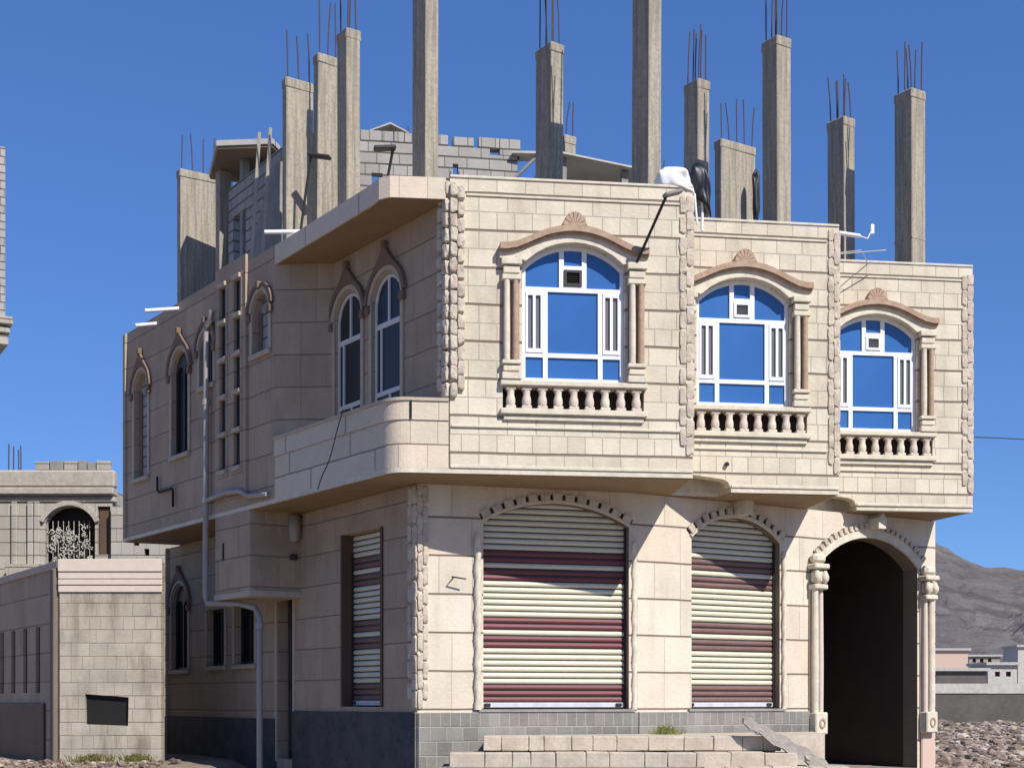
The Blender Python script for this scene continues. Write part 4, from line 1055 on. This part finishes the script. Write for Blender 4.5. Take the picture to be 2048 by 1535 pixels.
# rubble field
mb = MB(); rr = random.Random(17)
for i in range(6500):
    y = 27 + 66 * rr.random() ** 1.2; kf = rr.uniform(.27, .46); x = kf * y
    s = rr.uniform(.04, .12) * (1 + (y - 27) / 60) * (1.9 if rr.random() < .05 else 1)
    mb.stone((x, y, s * .25), (s, s * rr.uniform(.6, 1), s * rr.uniform(.4, .8)), rr, sub=0, amp=.6)
mb.build('rubble', [M['rubble']], None, I4, fix=False, kind='stuff')
mb = MB(); rr = random.Random(18)
for i in range(420):
    x = rr.uniform(-11.5, -6.0); y = 25.0 - rr.random() * 2.2; s = rr.uniform(.015, .06) * (1.8 if rr.random() < .08 else 1)
    mb.stone((x, y, .5 + s * .2), (s, s * .8, s * .6), rr, sub=0, amp=.5)
mb.build('rubble', [M['rubble']], None, I4, fix=False, kind='stuff')
for k, (x, lab) in enumerate(((-6.75, 'small dusty green weed at the right foot of the outbuilding'), (-7.55, 'low dusty weed under the square opening of the outbuilding'))):
    mb = MB(); rr = random.Random(40 + k)
    for i in range(160):
        a = rr.uniform(0, 6.28); r0 = abs(rr.gauss(0, .14)); px = x + r0 * math.cos(a) * 1.4; py = 24.75 + r0 * math.sin(a) * .6; h = rr.uniform(.06, .20); lx = rr.uniform(-.1, .1); w = .010
        mb.add([(px - w, py, .48), (px + w, py, .48), (px + lx * .5 + w, py - .03, .48 + h * .7), (px + lx * .5 - w, py - .03, .48 + h * .7), (px + lx, py - .05, .48 + h)], [(0, 1, 2, 3), (3, 2, 4)])
    mb.stone((x, 24.75, .48), (.34, .14, .03), rr, sub=0)
    mb.build('weed', [M['grass']], None, I4, fix=False, label=lab, category='plant')

# power cable leaving the house to the right
pts = []
for i in range(15):
    t = i / 14; pts.append((8.1 + 12 * t, 24.2 + 3 * t, 6.22 + .55 * t + .5 * (t * t - t)))
MB().tube(pts, .010, 5).build('power_cable', [M['dark_metal']], None, I4, label='thin power cable running right from the far bay corner', category='cable')

# ------------------------------------------------------------------ ground and mountain
def ground():
    def gz(x, y):
        def ss(a, b, v): t = max(0, min(1, (v - a) / (b - a))); return t * t * (3 - 2 * t)
        z = .47 * ss(19, 23.5, y) * ss(-4.2, -5.2, x) * ss(42, 34, y) if True else 0
        return z
    def axis(lim, fine0, fine1):
        a = []; v = fine0
        while v <= fine1: a.append(v); v += .6
        s = 1.0; w = fine1
        while w < lim: w += s; s *= 1.35; a.append(w)
        s = 1.0; w = fine0
        while w > -lim: w -= s; s *= 1.35; a.insert(0, w)
        return a
    xs = axis(4000, -18, 16); ys = axis(4000, 8, 48)
    vs = []
    for y in ys:
        for x in xs:
            z = gz(x, y)
            if -18 < x < 40 and 6 < y < 110: z += .05 * mnoise.noise(Vector((x * .7, y * .7, 0)))
            vs.append((x, y, z))
    n = len(xs); fs = [(j * n + i, j * n + i + 1, (j + 1) * n + i + 1, (j + 1) * n + i) for j in range(len(ys) - 1) for i in range(n - 1)]
    mb = MB(); mb.add(vs, fs, 0, True); mb.build('ground', [M['ground']], None, I4, fix=False, kind='structure')
ground()

def mountain():
    D0 = 620; D1 = 1750; nx = 150; ny = 90
    prof = [(-.10, .03), (.10, .06), (.22, .105), (.30, .118), (.315, .112), (.33, .104), (.345, .0985), (.36, .0965), (.39, .094), (.43, .085), (.52, .078), (.70, .06), (.9, .03)]
    def ridge(k):
        for (a, h0), (b, h1) in zip(prof, prof[1:]):
            if a <= k <= b: return h0 + (h1 - h0) * (k - a) / (b - a)
        return .02
    vs = []
    for j in range(ny):
        t = j / (ny - 1)
        for i in range(nx):
            k = -.10 + 1.0 * i / (nx - 1)
            y = D0 + (D1 - D0) * t; x = k * y
            # profile reaches its ridge two thirds back, then falls away
            s = min(1, t / .72); fall = 1 if t < .72 else 1 - .8 * ((t - .72) / .28) ** 1.2
            hh = ridge(k) * (D0 + (D1 - D0) * .72) * (s ** 1.15) * fall
            p = Vector((x * .004, y * .004, 0))
            env = math.sin(math.pi * min(1, s * .93)) 
            hh += env * 26 * (mnoise.ridged_multi_fractal(p, .9, 2.1, 5, 1.0, 2.0) - 1.1) + env * 5 * mnoise.fractal(p * 7, .8, 2, 4)
            hh += 2.2 * s * mnoise.fractal(p * 16, .8, 2, 3)
            vs.append((x, y, -3 + max(-2, hh)))
    fs = [(j * nx + i, j * nx + i + 1, (j + 1) * nx + i + 1, (j + 1) * nx + i) for j in range(ny - 1) for i in range(nx - 1)]
    MB().add(vs, fs, 0, False).build('mountain', [M['mountain']], None, I4, fix=False, kind='structure')
mountain()

# ------------------------------------------------------------------ sun, sky, camera
to_sun = Vector((1.0, -1.30, 1.50)).normalized()
sl = bpy.data.lights.new('sun', 'SUN'); sl.energy = 4.8; sl.angle = R(.5); sl.color = (1, .955, .89)
so = bpy.data.objects.new('sun', sl); COL.objects.link(so); so.rotation_euler = (-to_sun).to_track_quat('-Z', 'Y').to_euler()
w = bpy.data.worlds.new('World'); sc.world = w; w.use_nodes = True
nt = w.node_tree; bg = nt.nodes['Background']
sky = nt.nodes.new('ShaderNodeTexSky'); sky.sky_type = 'NISHITA'; sky.sun_disc = False
sky.sun_elevation = math.asin(to_sun.z); sky.sun_rotation = math.atan2(to_sun.x, to_sun.y)
sky.altitude = 2200; sky.air_density = 1.0; sky.dust_density = .4; sky.ozone_density = 3.0
hs = nt.nodes.new('ShaderNodeHueSaturation'); hs.inputs['Saturation'].default_value = 1.16; hs.inputs['Hue'].default_value = .51; hs.inputs['Value'].default_value = 1.0
nt.links.new(sky.outputs[0], hs.inputs['Color']); gm = nt.nodes.new('ShaderNodeGamma'); gm.inputs[1].default_value = .6; nt.links.new(hs.outputs[0], gm.inputs[0])
nt.links.new(mixc(nt, 1.0, gm.outputs[0], (.733, 1.142, 1.763), 'MULTIPLY'), bg.inputs['Color']); bg.inputs['Strength'].default_value = .13

cam = bpy.data.cameras.new('camera'); co = bpy.data.objects.new('camera', cam); COL.objects.link(co)
co.location = (0, 0, 1.6); co.rotation_euler = (R(90), 0, 0)
cam.lens = 2758 / 2048 * 36; cam.sensor_width = 36; cam.shift_y = (1400 - 767.5) / 2048
cam.clip_end = 9000; cam.clip_start = .1
sc.camera = co
sc.view_settings.view_transform = 'Standard'; sc.view_settings.look = 'None'; sc.view_settings.exposure = .2; sc.view_settings.gamma = 1
sc.render.resolution_x = 1024; sc.render.resolution_y = 767
